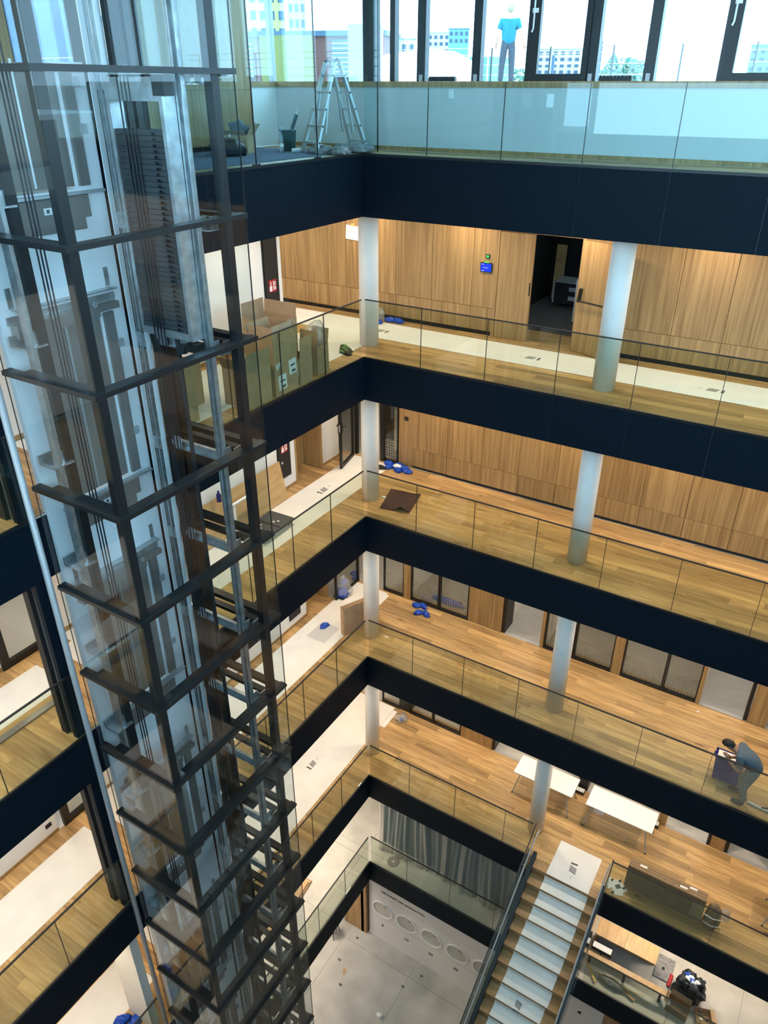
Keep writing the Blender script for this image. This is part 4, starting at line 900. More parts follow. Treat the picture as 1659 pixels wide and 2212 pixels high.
shoe(-.42,-.02,0,-.35,'black work shoe with lime green laces nearer the glass'); shoe(-.50,.13,0,-.25,'black work shoe with lime green laces nearer the white runner')
def overshoe(x, y, L, rz, label, seed, s=1.0, m='blue_film'):
    o = crumple('shoe_cover', m, (x,y,Z[L]+.004), (.26*s,.15*s,.10*s), seed, None, 3, .45, 4.5); o.rotation_euler = (0,0,rz); tag(o, label, 'shoe cover', 'blue plastic shoe covers')
    c = MB().tube([(.08*math.cos(a)*s,.05*math.sin(a)*s,.085*s) for a in [k*math.pi/6 for k in range(13)]], .010*s, 5).build('elastic_hem', m, o)
overshoe(-.88,2.44,5,.3,'blue shoe cover left of the pair by the fifth level wall',11); overshoe(-.68,2.46,5,-.2,'blue shoe cover right of the pair by the fifth level wall',12); overshoe(-1.05,2.14,5,.6,'blue shoe cover half hidden by the fifth level corner column',13)
crumple('plastic_bag','clear_plastic',(-1.2,2.50,.002),(.25,.2,.28),8); tag(bpy.data.objects['plastic_bag'],'small clear plastic bag behind the fifth level corner column','bag')

# ================================================================ LEVEL FOUR
for i, (x, y, rz) in enumerate([(-.92,2.48,.2),(-.80,2.33,1.0),(-.62,2.50,-.3),(-.45,2.42,.4),(-.30,2.33,.1),(-.55,2.28,-.5)]):
    overshoe(x, y, 4, rz, ['blue shoe cover nearest the narrow window in the fourth level heap','blue shoe cover at the front left of the fourth level heap','blue shoe cover at the back of the fourth level heap','blue shoe cover right of the white packet','blue shoe cover at the right end of the fourth level heap','blue shoe cover in front of the white packet'][i], 20+i)
crumple('tissue_packet','label_white',(-.60,2.36,Z[4]+.06),(.22,.14,.08),31); tag(bpy.data.objects['tissue_packet'],'white packet lying on the heap of blue shoe covers','packet')
shoe(-.98,2.16,Z[4],.5,'black slip-on shoe next to the fourth level corner column','shoe_black')
bm = bmesh.new(); N = 14; gv = []
for i in range(N+1):
    for j in range(N+1):
        a, b_ = i/N, j/N
        p0 = Vector((.07,.47,0)).lerp(Vector((-.20,1.40,0)), b_); p1 = Vector((.74,.62,0)).lerp(Vector((.55,1.50,0)), b_)
        q = p0.lerp(p1, a); zz_ = .012+.13*math.exp(-((a-.72)/.16)**2)*max(0,1-b_*2.2)+.03*math.exp(-((a-.95)/.1)**2)*b_
        gv.append(bm.verts.new((q.x,q.y,zz_)))
for i in range(N):
    for j in range(N): bm.faces.new((gv[i*(N+1)+j],gv[(i+1)*(N+1)+j],gv[(i+1)*(N+1)+j+1],gv[i*(N+1)+j+1]))
me = bpy.data.meshes.new('floor_mat'); bm.to_mesh(me); bm.free(); me.materials.append(M['mat_brown'])
for p in me.polygons: p.use_smooth = True
o = bpy.data.objects.new('floor_mat', me); C.objects.link(o); o.location = (0,0,Z[4]); so = o.modifiers.new('t','SOLIDIFY'); so.thickness = .008
tag(o,'dark brown rubber mat with a buckled edge beside the corner column','mat')
crumple('paper_scrap','label_white',(-.12,.95,Z[4]+.002),(.12,.06,.04),33); tag(bpy.data.objects['paper_scrap'],'small white scrap at the edge of the brown mat','scrap')
# fire cabinets
def cabinet(L, label, full=True):
    z = Z[L]; o = thing('fire_cabinet', label, 'cabinet', (XW,.06,z)); 
    zb, zt = (.35, 2.55) if full else (.30, 2.3)
    if L == 3: zb, zt = .28, 2.2
    B(.001,.02,-.225,.235,zb-.02,zt).build('frame','black_metal',o); d_ = B(.021,.032,-.20,.21,zb,zt-.03).build('door','black_matte',o)
    s = B(.0325,.035,-.10,.13,zb+.62,zb+.86).build('fire_sign','sign_red',d_)
    MB().box(.0352,.0362,-.085,-.005,zb+.64,zb+.74).tube([(.0357,-.045,zb+.74),(.0357,-.045,zb+.83)],.012,6).box(.0352,.0362,.03,.055,zb+.65,zb+.83).box(.0352,.0362,.07,.11,zb+.66,zb+.72).box(.0352,.0362,.075,.105,zb+.74,zb+.82).build('pictogram','label_white',d_)
    if L == 5:
        B(.0325,.035,-.15,.14,zt-.30,zt-.17).build('name_plate','sign_red',d_); B(.0352,.036,-.14,.13,zt-.29,zt-.18).build('name_field','label_white',d_)
        MB().box(.0361,.0366,-.12,.11,zt-.243,zt-.228).build('name_line','print_grey',d_)
    MB().tube([(.033,-.12,zb+.40),(.05,-.12,zb+.40)],.022,12).rbox((.055,-.11,zb+.41),(.012,.03,.08),(.6,0,0)).build('latch','aluminium',d_)
cabinet(5,'tall black fire cabinet with red sign and white plate on the fifth level'); cabinet(4,'black fire cabinet with red sign on the fourth level wall'); cabinet(3,'black fire cabinet low on the third level wall')
# big oak board leaning at the wall, trolley, push handle
o = thing('leaning_board','large pale oak board leaning against the fourth level wall','board',(XW+.02,-.25,Z[4]+.004))
MB().add([(.28,0,0),(.28,-2.6,0),(.05,-2.6,.86),(.05,.05,.86),(.30,0,.012),(.30,-2.6,.012),(.07,-2.6,.872),(.07,.05,.872)],[(0,3,2,1),(4,5,6,7),(0,1,5,4),(1,2,6,5),(2,3,7,6),(3,0,4,7)]).build('panel','oak_board',o)
o = thing('platform_trolley','grey platform trolley with rounded corners on the white runner','trolley',(-1.42,-1.62,Z[4]+.004),.03)
B(-.32,.32,-.52,.52,.14,.17).build('deck','deck_grey',o,bevel=.012); B(-.30,.30,-.50,.50,.11,.14).build('plywood','oak_board',o)
for i in (-1,1):
    for j in (-1,1):
        c = MB().tube([(i*.25-.015,j*.44,.045),(i*.25+.015,j*.44,.045)],.045,14).build('caster','silver_paint',o)
MB().box(-.3,.3,.02,.05,.1705,.178).build('slot_strip','black_matte',o)
for q in ((.05,.15),(.12,.22),(-.1,-.1),(-.02,-.2),(.1,-.3)): MB().lathe([(.025,0),(.02,.01)],(q[0],q[1],.1705),10).build('bolt_cap','label_white',o)
o = thing('support_stand','white steel T-shaped stand behind the trolley','stand',(-1.85,-1.85,Z[4]+.004),0)
MB().tube([(0,-.45,.75),(0,.45,.75)],.032,12).build('top_tube','label_white',o); MB().tube([(0,-.25,.02),(0,-.25,.75)],.028,10).build('leg','label_white',o); MB().tube([(0,.25,.02),(0,.25,.75)],.028,10).build('leg','label_white',o)
for y in (-.25,.25): B(-.09,.09,y-.12,y+.12,0,.03).build('foot','deck_grey',o)
o = thing('blue_bottle','blue spray bottle on the fourth level behind the lift','bottle',(-2.05,-2.3,Z[4]+.86))
MB().lathe([(.05,0),(.05,.15),(.02,.2),(.02,.24)],n=14).build('body','tub_blue',o,smooth=True)
bpy.data.objects.remove(bpy.data.objects['body'],do_unlink=True) if False else None

# ================================================================ LEVEL THREE
o = thing('flat_carton','tall flat carton standing between runner and corner column','box',(-.83,.74,Z[3]+.001),1.15)
B(-.40,.40,-.07,.07,0,.84).build('body','cardboard',o); B(-.40,.40,-.0705,.0705,.84,.845).build('top_edge','cardboard_dark',o); B(-.4005,-.4,-.02,.02,.4,.42).build('grip_slot','black_matte',o)
MB().rbox((-.40,0,.87),(.006,.1,.07),(0,-.3,0)).build('flap','cardboard',o)
tag(MB().rbox((-.62,1.28,Z[3]+.45),(.05,.5,.9),(.0,.08,.25)).build('cardboard_sheet','cardboard'),'brown card sheet leaning behind the third level corner column','card')
for (x,y,rz,lab,sd) in ((.02,2.42,.2,'dark blue shoe cover closest to the glazed front',41),(.20,2.48,-.5,'blue shoe cover against the black window frame',42),(.22,2.17,.8,'left half of the blue shoe cover pair on the open floor',43),(.42,2.22,-.6,'right half of the blue shoe cover pair on the open floor',44),(-1.58,.40,1.2,'single blue shoe cover lying on the third level runner',45),(-1.98,1.72,.2,'blue shoe cover in front of the clear rubbish sack',46),(-2.25,2.80,.4,'blue shoe cover behind the glass screen',47),(-2.1,2.62,1.4,'second blue shoe cover behind the glass screen',48)):
    overshoe(x,y,3,rz,lab,sd)
o = thing('rubbish_sack','clear sack full of blue shoe covers on the third level','bag',(-1.98,1.80,Z[3]+.002)); 
s_ = crumple('sack','clear_plastic',(0,0,0),(.50,.46,.62),50,o,3,.3,3.5); crumple('contents','blue_film',(.02,-.04,.02),(.36,.34,.20),51,o,3,.5,4.0); crumple('upper_contents','blue_film',(-.02,.08,.30),(.2,.2,.2),52,o,3,.5,4.0)
B(-.16,.16,-.2,.1,-.0015,.03).build('tray','rubber_black',o)
tag(B(.0,.12,-.02,.02,0,.002).build('paper_scrap','label_white',loc=(-.06,.9,Z[3]+.002)),'small white scrap beside the third level column','scrap')
tag(B(.0,.06,-.02,.02,0,.004).build('paper_scrap','label_white',loc=(7.28,2.35,Z[3]+.002)),'tiny pale scrap before the open third level doorway','scrap')
# office things barely seen through the fronts
for x, lab in ((.3,'blue folded cable heap behind the third level window'),): crumple('cable_heap','blue_film',(x+.35,3.0,Z[3]+.008),(.9,.25,.12),61,None,3,.5,6); tag(bpy.data.objects['cable_heap'],lab,'cable')

# ================================================================ LEVEL TWO
def table(x0, x1, y0, y1, label):
    z = Z[2]; o = thing('folding_table', label, 'table', ((x0+x1)/2,(y0+y1)/2,z+.001), 0, 'white tables on the second level'); a, b_ = (x1-x0)/2, (y1-y0)/2
    B(-a,a,-b_,b_,.72,.745).build('table_top','label_white',o,bevel=.004)
    for i in (-1,1):
        for j in (-1,1):
            l = MB().tube([(i*(a-.18),j*(b_-.10),.72),(i*(a-.03),j*(b_+.02),.012)],.016,8).build('leg','silver_paint',o); MB().lathe([(.022,0),(.018,.03)],(i*(a-.03),j*(b_+.02),0),10).build('foot_cap','rubber_black',l)
    MB().box(-a+.15,a-.15,-b_+.08,-b_+.11,.66,.72).box(-a+.15,a-.15,b_-.11,b_-.08,.66,.72).build('frame_rail','silver_paint',o)
    return o
table(3.52,5.10,1.56,2.22,'white rectangular table behind the second level column'); t2 = table(5.46,7.10,1.56,2.24,'white rectangular table standing clear in the middle of the second level')
table(9.75,11.0,1.1,1.8,'white table at the right edge of the second level')
B(-.66,-.40,-.02,.0,.22,.715).build('under_panel','label_white',t2)
crumple('plastic_bag','clear_plastic',(-.29,2.25,Z[2]+.002),(.34,.30,.20),71,None,3,.5,5); tag(bpy.data.objects['plastic_bag.001'],'crumpled white plastic bag on the second level floor','bag')
crumple('bag_contents','blue_film',(-.27,2.22,Z[2]+.002),(.12,.10,.10),72); tag(bpy.data.objects['bag_contents'],'small blue item inside the crumpled white bag','wrapper')
# brown cartons behind the glass right of the stairs
o = thing('long_carton','long dark brown carton lying behind the glass right of the stairs','box',(7.72,.55,Z[2]+.001),0)
B(-.86,.86,-.12,.12,0,.74).build('body','cardboard_dark',o)
for k in (-.105,-.035,.04): B(-.86,.86,k-.003,k+.003,.7402,.743).build('top_seam','black_matte',o)
for q in ((-.55,.03),(.35,-.02),(.55,.06)): MB().rbox((q[0],q[1],.744),(.16,.05,.002),(0,0,.05)).build('address_label','label_white',o)
for q in (-.3,0,.2,.62): MB().rbox((q,-.06,.744),(.05,.03,.002)).build('tape','taupe_steel',o)
B(.60,.86,-.1215,-.1205,.1,.6).build('side_panel','cardboard',o)
o = thing('wrapped_bundle','torn wrapped bundle with ties at the end of the long carton','package',(8.78,.50,Z[2]+.001),.05)
crumple('wrap','cardboard_dark',(0,0,0),(.34,.34,.72),81,o,3,.25,4); MB().tube([(-.18,-.18,.5),(.0,-.22,.5),(.2,-.16,.5)],.012,6).tube([(-.18,-.18,.25),(.0,-.22,.25),(.2,-.16,.25)],.012,6).build('tie','label_white',o); crumple('clear_wrap','clear_plastic',(.22,.02,.35),(.2,.16,.3),82,o,3,.4,4)
o = thing('paper_stack','crumpled printed papers with black clips behind the glass','paper',(6.76,.26,Z[2]+.002),.4)
for k, (dx,dy,rz) in enumerate(((0,0,0),(.05,.06,.5),(-.04,.09,1.1))): MB().rbox((dx,dy,.004+.004*k),(.24,.32,.002),(.03,.02,rz)).build('sheet','label_white',o)
MB().rbox((.02,.05,.016),(.12,.10,.002),(0,0,.4)).build('printed_plan','print_grey',o)
for q in ((-.12,-.12),(.15,.02),(.08,.20),(-.1,.2)): MB().rbox((q[0],q[1],.03),(.05,.03,.04),(.3,.2,.5)).build('clip','black_matte',o)
tag(MB().rbox((6.58,.30,Z[2]+.012),(.06,.30,.018),(0,0,.05)).build('white_stick','label_white'),'narrow white strip beside the clipped papers','strip')
# lobby clutter on the far left of level two
tag(B(-.86,-.20,-7.62,-7.45,Z[2]+.001,Z[3]-T[3]-.001).build('pillar','column_white'),'broad pale pillar beside the lift on the second level','pillar')
for (x,y,rz,lab,sd) in ((-.86,-7.82,.9,'blue shoe cover at the left of the lower left heap',91),(-.62,-7.70,1.7,'blue shoe cover in the middle of the lower left heap',92),(-.42,-7.80,.2,'blue shoe cover at the right of the lower left heap',93),(-.80,-8.1,.4,'blue shoe cover under the grey cloth edge',94)): overshoe(x,y,2,rz,lab,sd,1.25)
crumple('grey_cloth','cloth_grey',(-.55,-8.0,Z[2]+.003),(.5,.36,.12),95,None,3,.35,4); tag(bpy.data.objects['grey_cloth'],'folded grey cloth on the lower left gallery floor','cloth')
for L, y in ((4,-7.1),(3,-6.9)):
    z = Z[L]; o = thing('door_3' if L == 4 else 'door_4','black framed glass door of the lift lobby on the %s level' % ORD[L],'door',(XW,y,z)); o['kind'] = 'structure'
    ya, yb = -.18, .75
    MB().box(-.03,.05,ya,ya+.14,0,2.4).box(-.03,.05,yb-.08,yb,0,2.4).box(-.03,.05,ya+.14,yb-.08,0,.12).box(-.03,.05,ya+.14,yb-.08,2.3,2.4).build('frame','black_metal',o); B(-.005,.005,ya+.14,yb-.08,.12,2.3).build('pane','room_glass',o)
    MB().tube([(.05,ya+.07,1.05),(.09,ya+.07,1.05),(.09,ya+.0,1.05)],.012,6).build('handle','aluminium',o)
    struct('wall_room', B(-4.2,-4.1,y-1.5,y+2.0,z,z+2.6), 'white_wall','pale wall behind the lobby glass door on the %s level' % ORD[L])
tag(MB().rbox((-4.05,-6.45,Z[4]+1.0),(.01,.5,.35)).build('notice_board','cardboard'),'brown sheet on the wall behind the lobby glass door','board')
tag(B(XW,XW+.012,-7.42,-7.30,Z[3]+.25,Z[3]+.34).build('wall_socket','black_matte'),'black wall socket left of the lobby door','socket')

# ================================================================ LEVEL ONE AND GROUND HALL
# plastic curtain
mb = MB(); n = 160; h1 = Z[2]-T[2]-Z[1]; rnd = random.Random(5); ph = [rnd.random()*6 for _ in range(6)]
vs = []; rows = 7
for j in range(rows):
    for i in range(n+1):
        x = -.05+4.75*i/n; w = j/(rows-1)
        y = .60+.045*math.sin(x*9+ph[0]+w*.8)+.03*math.sin(x*21+ph[1]-w*1.3)+.02*math.sin(x*40+ph[2]+w)-.06*w*math.sin(x*2+1)
        vs.append((x+.05*math.sin(w*3+x*3), y, h1*(1-w)+.02))
fs = [(j*(n+1)+i, j*(n+1)+i+1, (j+1)*(n+1)+i+1, (j+1)*(n+1)+i) for j in range(rows-1) for i in range(n)]
o = thing('plastic_curtain','translucent plastic dust curtain hanging across the first level','curtain',(0,0,Z[1]))
c = MB().add(vs,fs).build('film','plastic_film',o,smooth=True); c.location = (0,0,-.008)
B(-.05,4.7,.585,.615,h1-.03,h1-.002).build('hanging_batten','dark_steel',o)
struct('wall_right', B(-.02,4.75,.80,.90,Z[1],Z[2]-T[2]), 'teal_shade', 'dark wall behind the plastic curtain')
MBo = MB().lathe([(.18,0),(.18,.012)],(.60,.36,Z[1]+.001),24).build('floor_outlet','taupe_steel'); tag(MBo,'round steel floor outlet before the plastic curtain','outlet'); MB().lathe([(.03,.012),(.03,.02)],(.60,.36,Z[1]+.001),12).build('centre_cap','label_white',MBo)
# stack of boards on the left wing of level one
o = thing('board_stack','stack of timber boards lying on the first level left wing','boards',(-1.25,-2.4,Z[1]+.001),.1)
for k in range(4): B(-.28+.02*k,.28-.015*k,-.95,.95-.05*k,.04*k+.0,.04*k+.034).build('board',('cardboard_dark','oak_board','cardboard','oak_tread')[k],o)
# exhibit wall
z = Z[0]; we = struct('wall_right', MB().box(-.18,7.2,.22,.34,z,Z[1]-T[1]-.002), 'exhibit_white', 'pale exhibit wall with five round recesses and lettering')
for i, n_ in enumerate(('5','10','20','50','')):
    x = .32+.868*i
    rg = MB(); K = 36; R1, R0 = .365, .325
    for k in range(K):
        a0, a1 = 2*math.pi*k/K, 2*math.pi*(k+1)/K
        q = [(x+R1*math.cos(a0),-17.83+R1*math.sin(a0)),(x+R1*math.cos(a1),-17.83+R1*math.sin(a1)),(x+R0*math.cos(a1),-17.83+R0*math.sin(a1)),(x+R0*math.cos(a0),-17.83+R0*math.sin(a0))]
        rg.add([(u_[0],.19,u_[1]) for u_ in q]+[(u_[0],.2195,u_[1]) for u_ in q],[(0,1,2,3),(0,4,5,1),(3,2,6,7)])
    rr_ = rg.build('round_frame','label_white',we,smooth=False)
    MB().tube([(x,.2185,-17.83),(x,.2195,-17.83)],.325,36).build('recess_disc','concrete_panel',rr_)
    MB().rbox((x+.09,.212,-17.64),(.10,.008,.02),(0,.2,0)).build('hook','print_grey',rr_)
    if i < 4: text_mesh('number',n_,.17,'print_grey',we,(x,.215,-18.66),(math.pi/2,0,0),.002,'CENTER')
text_mesh('lettering','DIE KUNST DER BANKNOTEN',.125,'print_grey',we,(.27,.215,-16.95),(math.pi/2,0,0),.002,'LEFT',.9)
for zz_ in (-17.2,-18.3): B(-.17,4.3,.2185,.2195,zz_-.002,zz_+.002).build('panel_joint','print_grey',we)
struct('wall_side', B(-.44,-.24,.12,.34,z,Z[1]-T[1]), 'oak_tread', 'narrow oak pier at the left end of the exhibit wall')
o = struct('door_5', B(-1.10,-.34,.12,.17,z+.005,z+2.6), 'oak_wall', 'oak door leaf standing beside the exhibit wall')
struct('wall_back', MB().box(-8,-1.1,.5,.6,z,Z[1]-T[1]).box(-8,14,7.8,7.9,z,Z[1]-T[1]), 'white_wall', 'pale back wall of the ground hall')
for (x,y,rz,s,lab) in ((-.21,-1.26,.4,.16,'torn brown card piece on the hall floor'),):
    tag(MB().prism([(-.5*s,.6*s),(.55*s,.5*s),(.6*s,-.7*s),(.0,-.35*s)],2,z+.001,z+.004).build('card_scrap','cardboard',loc=(0,0,0)),lab,'scrap').location = (x,y,0)
for i,(x,y) in enumerate(((-.52,-1.04),(-.06,-1.65),(1.61,-.69),(1.95,-.11),(-.42,-.16),(1.45,-1.78))):
    crumple('debris','print_grey' if i != 5 else 'label_white',(x,y,z+.001),(.10 if i != 5 else .2,.06 if i != 5 else .16,.03 if i != 5 else .1),100+i,None,2,.5,4)
    tag(bpy.data.objects['debris'+('' if i == 0 else '.%03d' % i)],['dark crumb left of the brown card','dark crumb behind the brown card','dark crumb in the middle of the hall floor','dark leaf-shaped crumb near the exhibit wall','small dark crumb by the oak door','white crumpled tissue near the lower edge'][i],'debris')
o = thing('stool','slim dark stool under the first level edge','stool',(-1.20,-.45,z)); 
for i in (-1,1):
    for j in (-1,1): MB().tube([(i*.12,j*.12,.5),(i*.18,j*.18,0)],.014,6).build('leg','black_metal',o)
MB().lathe([(.17,.5),(.17,.54)],n=18).build('seat','black_matte',o); MB().tube([(.15*math.cos(a),.15*math.sin(a),.18) for a in [k*math.pi/5 for k in range(11)]],.009,5).build('foot_ring','black_metal',o)
# right of the stairs, level one: oak counter, bench, screens, rubbish
z = Z[1]
o = thing('oak_counter','long oak counter front with a glossy top right of the stairs','counter',(0,0,z+.001))
B(6.44,7.20,.92,1.42,.70,.745).build('top_panel','oak_board',o); B(7.206,8.0,.92,1.42,.70,.745).build('top_panel','oak_board',o); B(6.46,7.98,1.36,1.41,0,.70).build('back_panel','oak_wall',o); B(6.46,6.52,.95,1.36,0,.70).build('end_panel','oak_wall',o)
o = thing('oak_bench','narrow oak bench in front of the counter','bench',(0,0,z+.001)); B(6.42,7.28,.48,.62,.40,.44).build('seat_board','oak_board',o); B(7.286,8.42,.48,.62,.40,.44).build('seat_board','oak_board',o)
for x in (6.5,7.4,8.3): B(x-.03,x+.03,.50,.60,0,.40).build('leg','black_metal',o)
o = thing('black_tray','white lidded black tray on the oak counter edge','tray',(6.72,.75,z+.52)); B(-.26,.26,-.09,.09,-.06,.03).build('box','black_matte',o); B(-.24,.24,-.08,.08,.031,.05).build('lid','label_white',o); B(-.02,.02,-.02,.02,-.519,-.061).build('stand','black_metal',o)
o = thing('grey_package','crumpled grey foil package beside the bench','package',(7.15,.30,z+.002),-.1); crumple('foil','cloth_grey',(0,0,0),(.62,.22,.18),111,o,3,.3,4)
o = thing('slate_panel','dark grey slab leaning at the counter end','panel',(8.22,1.45,z+.001)); B(-.2,.22,-.35,.3,0,.05).build('slab','cloth_grey',o); B(-.05,.02,-.1,-.02,.0502,.056).build('slot','black_matte',o)
tag(MB().rbox((7.55,.28,z+.06),(.5,.07,.03),(0,.05,-.35)).build('timber_offcut','oak_tread'),'short brown timber offcut behind the glass','offcut')
tag(MB().tube([(8.42,1.0,z+.05),(8.44,1.32,z+.07)],.045,10).build('red_roll','sign_red'),'short dull red roll beside the rubbish bag','roll')
tag(MB().rbox((6.62,.34,z+.05),(.58,.06,.03),(0,0,-.87)).build('yellow_slat','yellow_wood'),'yellow timber slat lying behind the first level glass','slat')
o = thing('wire_bundle','tangle of pale wires behind the first level glass','wires',(7.0,.34,z+.003))
for k in range(9):
    r_ = random.Random(200+k); pts = [(r_.uniform(-.5,.5)+q*.12, r_.uniform(-.1,.14), .01+.03*r_.random()) for q in range(5)]; MB().tube(pts,.007,5).build('wire','yellow_wood' if k%3 else 'label_white',o)
o = thing('white_dustpan','white diamond-shaped sheet stuck by the rubbish bag','sheet',(8.45,.62,z+.02)); MB().rbox((0,0,.02),(.26,.26,.012),(.3,.1,.75)).build('sheet','label_white',o)
o = thing('rubbish_bag','open black rubbish bag full of waste right of the counter','bag',(8.88,1.08,z+.002))
crumple('bag','bag_black',(0,0,0),(.70,.60,.66),121,o,4,.42,3.6); 
for k_ in range(4): crumple('bag_fold','bag_black',(.20*math.cos(k_*1.6+.3),.18*math.sin(k_*1.6+.3),.42),(.30,.26,.26),130+k_,o,3,.45,5)
for k in range(8):
    r_ = random.Random(300+k); crumple('waste','label_white' if k%3 else 'blue_film',(r_.uniform(-.13,.13),r_.uniform(-.11,.11),.60),(.16,.10,.09),310+k,o,2,.5,4)
carton('open brown carton with waste before the rubbish bag',8.75,.55,z,.52,.32,.26,-.1,[('+y',30,.14),('-x',40,.12)],m='cardboard_dark')
carton('small carton full of fittings at the lower right corner',9.35,.62,z,.36,.44,.2,.35,[('+x',70,.1)])
for k in range(10):
    r_ = random.Random(400+k); crumple('fitting',('label_white','yellow_wood','print_grey')[k%3],(9.35+r_.uniform(-.12,.12),.62+r_.uniform(-.15,.15),z+.10+.04*r_.random()),(.08,.05,.06),410+k,None,2,.4,4)
for i, oo in enumerate([q for q in bpy.data.objects if q.name.startswith('fitting')]): tag(oo,'small metal fitting inside the carton at the lower right corner','fitting','fittings in the carton')
struct('wall_right', B(7.0,XE,3.2,3.3,z,Z[2]-T[2]), 'white_wall', 'pale wall at the back of the first level right of the stairs')
# ground: dome camera on an oak soffit below level one
struct('wall_back', B(6.3,XE,.24,.30,Z[0],Z[1]-T[1]-.002), 'oak_tread', 'oak wall under the first level right of the stairs')
o = thing('dome_camera','white dome camera on the oak wall at the bottom','camera',(6.60,.24,-17.15)); MB().tube([(0,-.001,0),(0,-.05,0)],.07,18).build('base','label_white',o); MB().lathe([(.05,0),(.045,.02),(.03,.04),(.005,.05)],n=16).build('dome','black_metal',o).rotation_euler = (math.pi/2,0,0); bpy.data.objects[o.children[-1].name].location = (0,-.05,0)

# ================================================================ TOP LEVEL CLUTTER
z = Z[6]+.013
o = thing('step_ladder','aluminium folding ladder standing behind the corner glass','ladder',(-.54,-.02,z),1.17)
HL = 1.34
for sg in (-1,1):
    for s in (-1,1): MB().bar((sg*.05,s*.14,HL),(sg*.52,s*.23,.01),.04,.085,(0,1,0)).build('stile','aluminium',o)
    for k in range(5):
        f = .12+.185*k; xx_ = sg*(.52-.47*f); hw = .23-.09*f
        MB().bar((xx_,-hw-.04,HL*f),(xx_,hw+.04,HL*f),.05,.035).build('rung','aluminium',o)
        for s in (-1,1): MB().bar((xx_,s*(hw+.04),HL*f),(xx_,s*(hw+.05),HL*f),.03,.03).build('rung_end','terracotta',o)
    for s in (-1,1): MB().bar((sg*.28,s*.16,.30),(sg*.13,s*.13,HL*.9),.02,.05,(0,1,0)).build('extension','aluminium',o)
for s in (-1,1): MB().tube([(-.05,s*.14,HL),(0,s*.14,HL+.05),(.05,s*.14,HL)],.022,8).build('hinge','dark_steel',o)
for k,(x,y,sx,sy,lab) in enumerate(((-.55,-.42,.5,.4,'crumpled grey dust sheet left of the ladder foot'),(-.30,.22,.8,.45,'crumpled grey dust sheet under the ladder'),(-.12,-.45,.3,.3,'bunched grey dust sheet next to the glass edge'))):
    crumple('dust_sheet','cloth_grey',(x,y,z),(sx,sy,.13),500+k,None,3,.4,4); tag(bpy.data.objects['dust_sheet'+('' if k == 0 else '.%03d' % k)],lab,'dust sheet')
o = thing('bucket','dark grey bucket with a caulking gun standing in it','bucket',(-1.38,-.25,z)); MB().lathe([(.12,0),(.15,.32),(.155,.33),(.14,.32),(.115,.02)],n=22).build('pail','teal_shade',o,smooth=True); MB().tube([(.15*math.cos(a),.15*math.sin(a)-.02,.30-.12*math.sin(a/1.0)) for a in [math.pi+k*math.pi/8 for k in range(9)]],.005,5).build('bail','silver_paint',o)
o = thing('caulking_gun','slim caulking gun sticking out of the bucket','tool',(-1.33,-.25,z+.25),0); MB().tube([(0,0,0),(.12,.06,.32)],.03,10).build('barrel','teal_shade',o); MB().tube([(.12,.06,.32),(.155,.078,.42)],[.012,.003],8).build('nozzle','label_white',o)
o = thing('water_bottle','clear water bottle with a blue cap in front of the bucket','bottle',(-1.30,-.55,z)); MB().lathe([(.04,0),(.042,.02),(.042,.14),(.036,.17),(.042,.2),(.038,.25),(.014,.31),(.014,.33)],n=16).build('body','clear_plastic',o,smooth=True); MB().lathe([(.017,.33),(.017,.35)],n=12).build('cap','blue_film',o); MB().lathe([(.0425,.08),(.0425,.13)],n=16,cap=False).build('label','label_white',o)
o = thing('paint_roller','white paint roller lying beside the bucket','roller',(-1.05,-.42,z+.03),.9); MB().tube([(-.1,0,0),(.1,0,0)],.03,12).build('sleeve','label_white',o); MB().tube([(.1,0,0),(.14,0,0),(.14,.08,0),(0,.08,0),(0,.2,0)],.005,6).build('wire_handle','silver_paint',o)
carton('open carton with orange-brown flaps left of the water bottle',-1.75,-1.10,z,.42,.34,.28,.3,[('-y',70,.22),('+x',35,.2),('+y',30,.2)])
crumple('blue_wrap','screen_blue' if False else 'shirt_grey',(-1.80,-1.05,z+.22),(.34,.26,.26),520,None,3,.5,5); tag(bpy.data.objects['blue_wrap'],'pale blue plastic wrap sticking out of the open carton','wrap')
crumple('blue_sack','bag_black',(-1.55,-1.65,z),(.62,.42,.26),521,None,3,.4,4); tag(bpy.data.objects['blue_sack'],'dark blue plastic sack on the carpet behind the lift','sack')
tag(MB().lathe([(.03,0),(.03,.2),(.012,.24),(.012,.3)],(-1.72,-1.38,z),12).build('spray_can','label_white'),'white cartridge standing beside the open carton','cartridge')
tag(B(1.13,1.22,YP-.02,YP-.001,Z[6]+.83,Z[6]+.97).build('wall_box','label_white',bevel=.004),'small white wall box on the top level parapet','wall box')
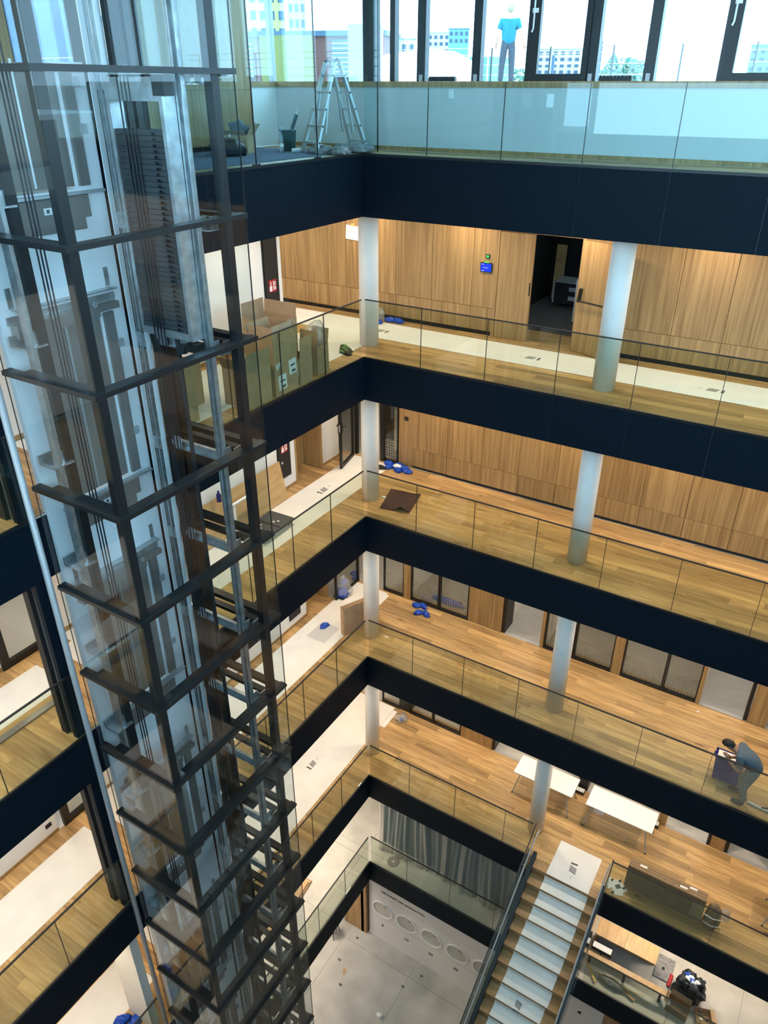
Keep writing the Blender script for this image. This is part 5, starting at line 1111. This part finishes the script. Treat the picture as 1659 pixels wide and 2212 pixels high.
# perforated and frosted sheets leaning outside the left windows
tag(MB().rbox((-3.3,2.3,5.055),(1.1,.02,.9),(0,0,.5)).build('perforated_sheet','far_yellow'),'pale yellow perforated sheet leaning outside the left window','sheet')
tag(MB().rbox((-1.45,2.4,5.13),(.7,.02,1.05),(0,0,.3)).build('white_board','label_white'),'white sheet standing outside behind the ladder','sheet')

# ================================================================ LAMPS
def lamp(x, y, z, sx, sy, w=LAMP, col=LAMP_COL):
    l = bpy.data.lights.new('ceiling_or_fill_lamp','AREA'); l.shape = 'RECTANGLE'; l.size = sx; l.size_y = sy; l.energy = w; l.color = col
    o = bpy.data.objects.new('ceiling_or_fill_lamp', l); C.objects.link(o); o.location = (x,y,z-.01); return o
for L in (5, 4, 3, 2):
    zc = Z[L+1]-T[L+1]
    k = {5: .9, 4: 1.0, 3: 1.12, 2: 1.15}[L]
    for x in (-1.5, .9, 3.3, 5.7, 8.1, 10.5): lamp(x, 1.9, zc, .28, .16, LAMP*k)
    for y in (-1.2, -4.2, -8.4, -10.6): lamp(-1.25, y, zc, .12, .9, LAMP*k)
    if L == 5: lamp(-4.2, 1.5, zc, .5, .12, LAMP)
for L in (3, 2):
    zc = Z[L+1]-T[L+1]
    for x in (-1.5, 1.0, 3.0, 6.0, 8.0): lamp(x, 4.4, zc, .6, .3, LAMP*.6, (1,.88,.72))
lamp(-1.6, 4.2, Z[5]-T[5], .6, .3, LAMP*.5, (1,.88,.72))
zc = Z[2]-T[2]
for y in (-.6, -3.0, -6.0, -9.0): lamp(-1.6, y, zc, .3, .9, LAMP*2.0, (1,.84,.66))
lamp(-1.0, .4, zc, .3, .3, LAMP*1.2, (1,.84,.66))
for x in (7.2, 9.4): lamp(x, 2.0, zc, .9, .2, LAMP*1.7, (1,.84,.66))
zc = Z[1]-T[1]
for y in (-1.0, -4.0, -7.5): lamp(-2.2, y, zc, .4, .9, LAMP*2.4, (1,.86,.70))
for x in (2.5, 6.0, 9.5): lamp(x, -13.0, zc, 1.5, .5, LAMP*4.0, (1,.90,.78))  # fill lamps added in mid-air to brighten the hall and exhibit wall
for L in (4, 3): lamp(-3.2, -6.6, Z[L+1]-T[L+1], .5, .5, LAMP*.7, (1,.88,.72))
